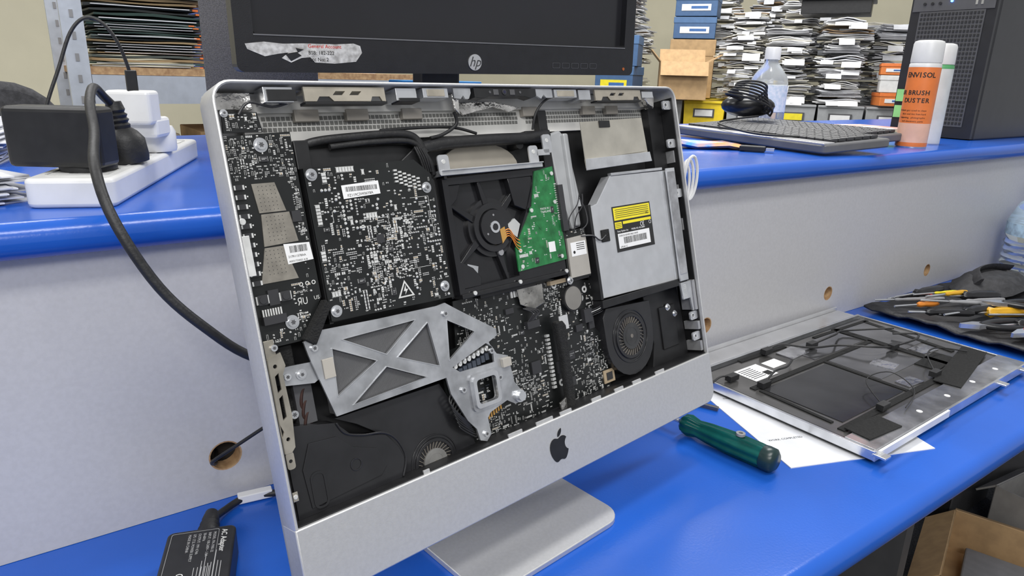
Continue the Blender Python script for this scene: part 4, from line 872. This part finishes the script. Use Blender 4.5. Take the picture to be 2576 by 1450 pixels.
BLB=mat('blue_box',(.06,.13,.27),.5);BLL=mat('blue_box_lid',(.08,.17,.34),.5);ORB=mat('orange_box',(.75,.22,.05),.5)
WC=mat('white_card',(.75,.75,.74),.6)
card(4.42,-.45,ZK,.27,.22,.21,10,CARD,'open brown cardboard box with flaps up',True)
card(4.60,-.86,ZK,.24,.28,.18,-4,BLB,'blue paper ream box with lid',stripe=BLL)
card(4.60,-.86,ZK+.182,.24,.28,.18,3,BLB,'blue paper ream box with lid',stripe=BLL)
card(4.96,-.45,ZK,.28,.24,.36,3,CARD,'tall brown cardboard box')
card(4.96,-.45,ZK+.365,.26,.24,.13,3,BLB,'blue paper ream box with lid',stripe=BLL)
card(4.96,-.44,ZK+.50,.26,.24,.13,-2,BLB,'blue paper ream box with lid',stripe=BLL)
card(4.50,.70,ZK,.16,.2,.07,5,ORB,'small orange cardboard carton',stripe=OR)
card(4.50,.70,ZK+.072,.15,.2,.09,-4,WC,'small white cardboard carton')
card(4.50,.70,ZK+.165,.16,.2,.06,-5,ORB,'small orange cardboard carton',stripe=OR)
PG=[PAPER,mat('paper_grey',(.48,.48,.50),.8),mat('paper_cream',(.68,.65,.56),.8),mat('paper_white',(.88,.88,.88),.7),mat('folder_brown',(.35,.24,.14),.8)]
def bundles(s0,a,z0,n,seed,w=.235,d=.27,grp='stacked paper bundles on the counter'):
    r=random.Random(seed); z=z0; dx=0
    for k in range(n):
        h=r.uniform(.016,.050); b=B(); m=max(2,int(h/.0055)); ph=r.uniform(0,6); am=r.uniform(.002,.012)
        ww=w*r.uniform(.64,1.0); dx=max(-.022,min(.022,dx+r.uniform(-.016,.016))); base=r.choice((0,3,0,3,1,2))
        for i in range(m):
            mi=r.choice((base,base,0,3,1,2)) if r.random()<.97 else 4; ox=r.uniform(-.012,.012); N=6; zz=i*.0055; e=r.uniform(-.014,.010)
            lo=[(ox-ww/2-e+(ww+2*e)*q/N, zz+am*(1+math.sin(ph+q*1.1))*(i/m)) for q in range(N+1)]
            P=lo+[(x_,z_+.0042) for x_,z_ in lo[::-1]]
            b.prism(P,-d/2+r.uniform(-.012,.012),d/2-.01,mi,'y',Rz(r.uniform(-6,6)))
        for _ in range(r.choice((0,1,1,2))):
            x0=r.uniform(-ww*.42,ww*.1); x1=min(ww*.5,x0+r.uniform(.04,.11)); zz=h*r.uniform(.4,.9); dr=r.uniform(.008,.012+h*.7)
            P=[(-d/2+.02,zz),(-d/2-.015,zz+.001),(-d/2-.03,zz-dr*.4),(-d/2-.036,zz-dr),(-d/2-.035,zz-dr),(-d/2-.028,zz-dr*.4),(-d/2-.014,zz+.003),(-d/2+.02,zz+.002)]
            b.prism(P,x0,x1,r.choice((0,3)),'x',Rz(r.uniform(-6,6)))
        b.obj('paper_bundle',PG,BM_(a+r.uniform(-.01,.01),s0+dx,z+.0005,r.uniform(-7,7))@Ry(r.uniform(-1.5,1.5)),None,label='thick bundle of white and grey papers',category='paper bundle',group=grp)
        z+=h+2*am+.004
    return z
bundles(-.12,4.60,ZK,8,1); bundles(.14,4.60,ZK,8,2); z1=bundles(.41,4.60,ZK,9,3,.25); bundles(.99,4.60,ZK,6,5); bundles(1.26,4.60,ZK,7,6)
bundles(-.86,4.6,ZK+.372,5,7,.22); bundles(-.12,4.96,ZK,12,8); bundles(.17,4.96,ZK,12,18);bundles(.46,4.96,ZK,10,19); bundles(.74,4.96,ZK,9,4); bundles(1.03,4.96,ZK,9,9); bundles(-.86,4.96,ZK,13,20)
bundles(.03,5.38,ZK,14,28); bundles(.34,5.38,ZK,13,29); bundles(.64,5.38,ZK,11,30); bundles(.94,5.38,ZK,10,31); bundles(-.28,5.38,ZK,13,32)
c=root('document_tray',BF(4.6,.34,z1),'flat black box lid lying on paper stack','tray'); B().box((0,0,.04),(.36,.26,.075)).box((0,0,.08),(.40,.30,.014)).obj('tray_body',BLK,BM_(4.62,.36,z1+.006,-8),c,None,.003)
# ------------------------------------------------------------ left background shelving
RK=mat('rack_post',(.52,.56,.63),.45,.2)
rk=root('storage_rack',(.45,2.2,ZF),'grey steel storage rack with chipboard shelves','rack')
for x,y in((.150,2.08),(1.15,2.08),(.150,2.62),(1.15,2.62)):
    b=B(); b.box((x,y,.35),(.048,.03,2.2))
    for k in range(40): b.box((x,y-.0155,-.6+k*.05),(.008,.002,.018),1)
    b.obj('upright_post',[RK,GRY],None,rk)
for y in(2.08,2.62):
    for z in(.375,-.05): B().box((.65,y,z),(.95,.03,.07)).obj('beam',RK,None,rk)
for z in(.42,-.01): B().box((.65,2.35,z),(1.0,.56,.018)).obj('rack_shelf',WOOD,None,rk)
FC=[mat('folder_green',(.03,.08,.065),.6),mat('folder_black',(.02,.02,.022),.6),mat('folder_tan',(.35,.25,.13),.7),mat('folder_dark_green',(.02,.05,.04),.6),mat('folder_grey_green',(.12,.15,.14),.6),mat('folder_charcoal',(.04,.045,.045),.6)]
z=.4295; r=random.Random(4)
for k in range(34):
    h=r.uniform(.005,.011); c=root('document_folder',(.30,2.26,z),'thick dark suspension folder with orange tabs','folder',group='pile of folders on the rack')
    M_=T((.325+r.uniform(-.014,.010),2.28+r.uniform(-.01,.01),z))@Rz(r.uniform(-5,5))
    n=8; P=[(-.135+.27*i/n, h*.25*math.sin(i*.9+k)) for i in range(n+1)]; top=[(x,y+h*.7) for x,y in P[::-1]]
    b=B().prism([(x,max(y,0)+.0002) for x,y in P]+[(x,max(y,h*.4)) for x,y in top],-.15-r.uniform(0,.01),.14,0,'y')
    if r.random()<.5: b.prism([(-.12,h*.35),(.11,h*.35),(.11,h*.55),(-.12,h*.55)],-.166,-.14,1,'y')
    b.obj('cover',[r.choice(FC),PAPER],M_,c)
    B().box((.130+r.uniform(-.01,.006),-.148,h*.45),(.014,.012,h*.5)).obj('tab',OR,M_@Rz(r.uniform(-3,3)),c)
    z+=h*1.05
fb_=root('file_box',(.60,2.36,.43),'tall bright blue file box','file box')
B().box((0,0,.17),(.22,.26,.34)).obj('box_body',mat('bright_blue_card',(.02,.12,.75),.5),T((.615,2.40,.43)),fb_,None,.003); B().box((-.02,-.132,.05),(.15,.003,.10)).obj('paper_label',mat('label_teal',(.1,.2,.33),.6),T((.615,2.40,.43)),fb_)
card2=root('cardboard_box',(.42,2.2,0),'brown cardboard box on lower rack shelf','box')
B().box((0,0,.13),(.26,.3,.26)).obj('box_body',CARD,T((.56,2.30,0)),card2,None,.003); B().box((0,-.151,.2),(.05,.002,.1)).obj('packing_tape',mat('tape_tan',(.6,.45,.28),.3),T((.56,2.30,0)),card2)
card3=root('parcel_bag',(.3,2.2,0),'beige paper wrapped parcel','parcel'); B().box((0,0,.12),(.15,.25,.24)).box((0,0,.245),(.10,.22,.02)).obj('wrap',mat('kraft',(.55,.47,.36),.8),T((.32,2.28,0))@Rz(8),card3,None,.01)
# office chair
ch=root('office_chair',(-.05,1.9,ZF),'black padded office chair','chair')
b=B().prism(rr(-.23,0,.23,.52,.12,6),-.035,.035,0,'y'); b.obj('backrest',mat('chair_fabric',(.05,.05,.055),.9,0,.3,100,.3,400),T((-.10,1.75,-.12))@Rz(20)@Rx(-8),ch,40,.02,3)
b=B().prism(rr(-.24,-.23,.24,.23,.1,6),0,.08,0,'z'); b.obj('seat',MC['chair_fabric'],T((-.15,1.98,-.30))@Rz(20),ch,40,.02,3)
b=B().cyl((-.15,1.98,-.62),.03,.32,'z',16)
for k in range(5): 
    a=k*2*math.pi/5; b.tube([(-.15,1.98,-.64),(-.15+.3*math.cos(a),1.98+.3*math.sin(a),-.68)],.018,0,8,1); b.sphere((-.15+.3*math.cos(a),1.98+.3*math.sin(a),-.72),.03,0,6)
b.box((-.11,1.85,-.2),(.05,.04,.25)); b.obj('base',BLK,None,ch,40)
# ------------------------------------------------------------ under the bench
def fbox(x,y,w,d,h,rot,m,lab,z=ZF):
    c=root('cardboard_box',(x,y,z),lab,'box'); M_=T((x,y,z))@Rz(rot); t=.005;b=B()
    b.box((0,0,t/2),(w,d,t));b.box((0,-d/2,h/2),(w,t,h));b.box((0,d/2,h/2),(w,t,h));b.box((-w/2,0,h/2),(t,d,h));b.box((w/2,0,h/2),(t,d,h)); b.obj('box_body',m,M_,c)
    for mm,sz in((T((0,-d/2,h))@Rx(30)@T((0,-d*.2,0)),(w,d*.4,t)),(T((w/2,0,h))@Ry(25)@T((w*.12,0,0)),(w*.24,d,t)),(T((0,d/2,h))@Rx(-40)@T((0,d*.15,0)),(w,d*.3,t))): B().box((0,0,0),sz).obj('flap',m,M_@mm,c)
    return c
fbox(1.77,.43,.32,.26,.12,18,CARD,'open brown cardboard box on floor')
fbox(1.55,.80,.20,.18,.16,-8,CARD,'open brown cardboard box under the bench')
B().box((0,0,.0),(.24,.18,.04)).obj('packing_foam',mat('grey_packing',(.22,.22,.23),.8),T((1.77,.43,ZF+.03))@Rz(18),None,None,.004,label='grey packing foam inside cardboard box',category='packing')
uc=root('computer_tower',(2.10,.74,ZF),'dark desktop computer case standing on floor','computer tower')
B().box((2.12,.76,ZF+.13),(.26,.22,.26)).obj('case',DGR,None,uc,None,.004); B().box((1.985,.76,ZF+.13),(.012,.215,.255)).box((1.977,.76,ZF+.20),(.006,.17,.02)).obj('front_panel',BLK,None,uc,None,.003)
sheets('paper_stack','stack of white papers on a computer case','paper',(2.13,.76,ZF+.262),(.18,.20),24,20,8)
fb3=fbox(2.13,.46,.22,.20,.16,-6,mat('grey_card',(.30,.29,.28),.8),'open grey cardboard box on floor')
u2=root('storage_bin',(2.45,.62,ZF),'dark grey plastic storage bin on floor','storage bin')
b=B().loft([[(x*s_,y*s_,z_) for x,y in rr(-.15,-.15,.15,.15,.03,4)] for s_,z_ in((.88,0),(1,.24),(1.06,.24),(1.06,.26),(.98,.26),(.96,.22))]); b.obj('bin_body',mat('bin_grey',(.16,.16,.17),.5),T((2.50,.60,ZF)),u2,40)
for sd_,p0 in enumerate(((2.28,.24),(2.02,.20),(2.42,.20))):
    r=random.Random(sd_+3); pts=[(p0[0]+r.uniform(-.08,.08),p0[1]+r.uniform(-.07,.07),ZF+.006+.012*k%.03) for k in range(9)]
    b=B().tube(pts,.004,0); b.obj('loose_cable',[BLKR,BLKR,DGR][sd_],None,None,60,label='loose tangled cable lying on the floor',category='cable')
# ------------------------------------------------------------ light
def area(name,loc,sx,sy,p,tgt=None,c=(1,.99,.97)):
    l=bpy.data.lights.new(name,'AREA');l.shape='RECTANGLE';l.size=sx;l.size_y=sy;l.energy=p;l.color=c
    o=bpy.data.objects.new(name,l);col.objects.link(o);o.location=loc
    if tgt: o.rotation_euler=(Vector(tgt)-Vector(loc)).to_track_quat('-Z','Y').to_euler()
area('ceiling_or_fill_lamp',(.2,-.4,1.95),1.2,.3,22);area('ceiling_or_fill_lamp',(1.8,.9,1.95),1.2,.25,26);area('ceiling_or_fill_lamp',(-.9,1.2,1.95),1.2,.3,13)
area('ceiling_or_fill_lamp',(2.6,2.4,1.95),1.2,.6,50);area('ceiling_or_fill_lamp',(.3,2.3,1.95),1.2,.3,18)
area('ceiling_or_fill_lamp',(-.9,-1.5,1.7),1.6,.4,32,(.35,.5,.25))  # added front fill behind the camera, aimed to brighten the opened computer
w=bpy.data.worlds.new('World');bpy.context.scene.world=w;w.use_nodes=True;w.node_tree.nodes['Background'].inputs[0].default_value=(.95,.97,1,1);w.node_tree.nodes['Background'].inputs[1].default_value=.48
bpy.context.scene.view_settings.view_transform='Standard'
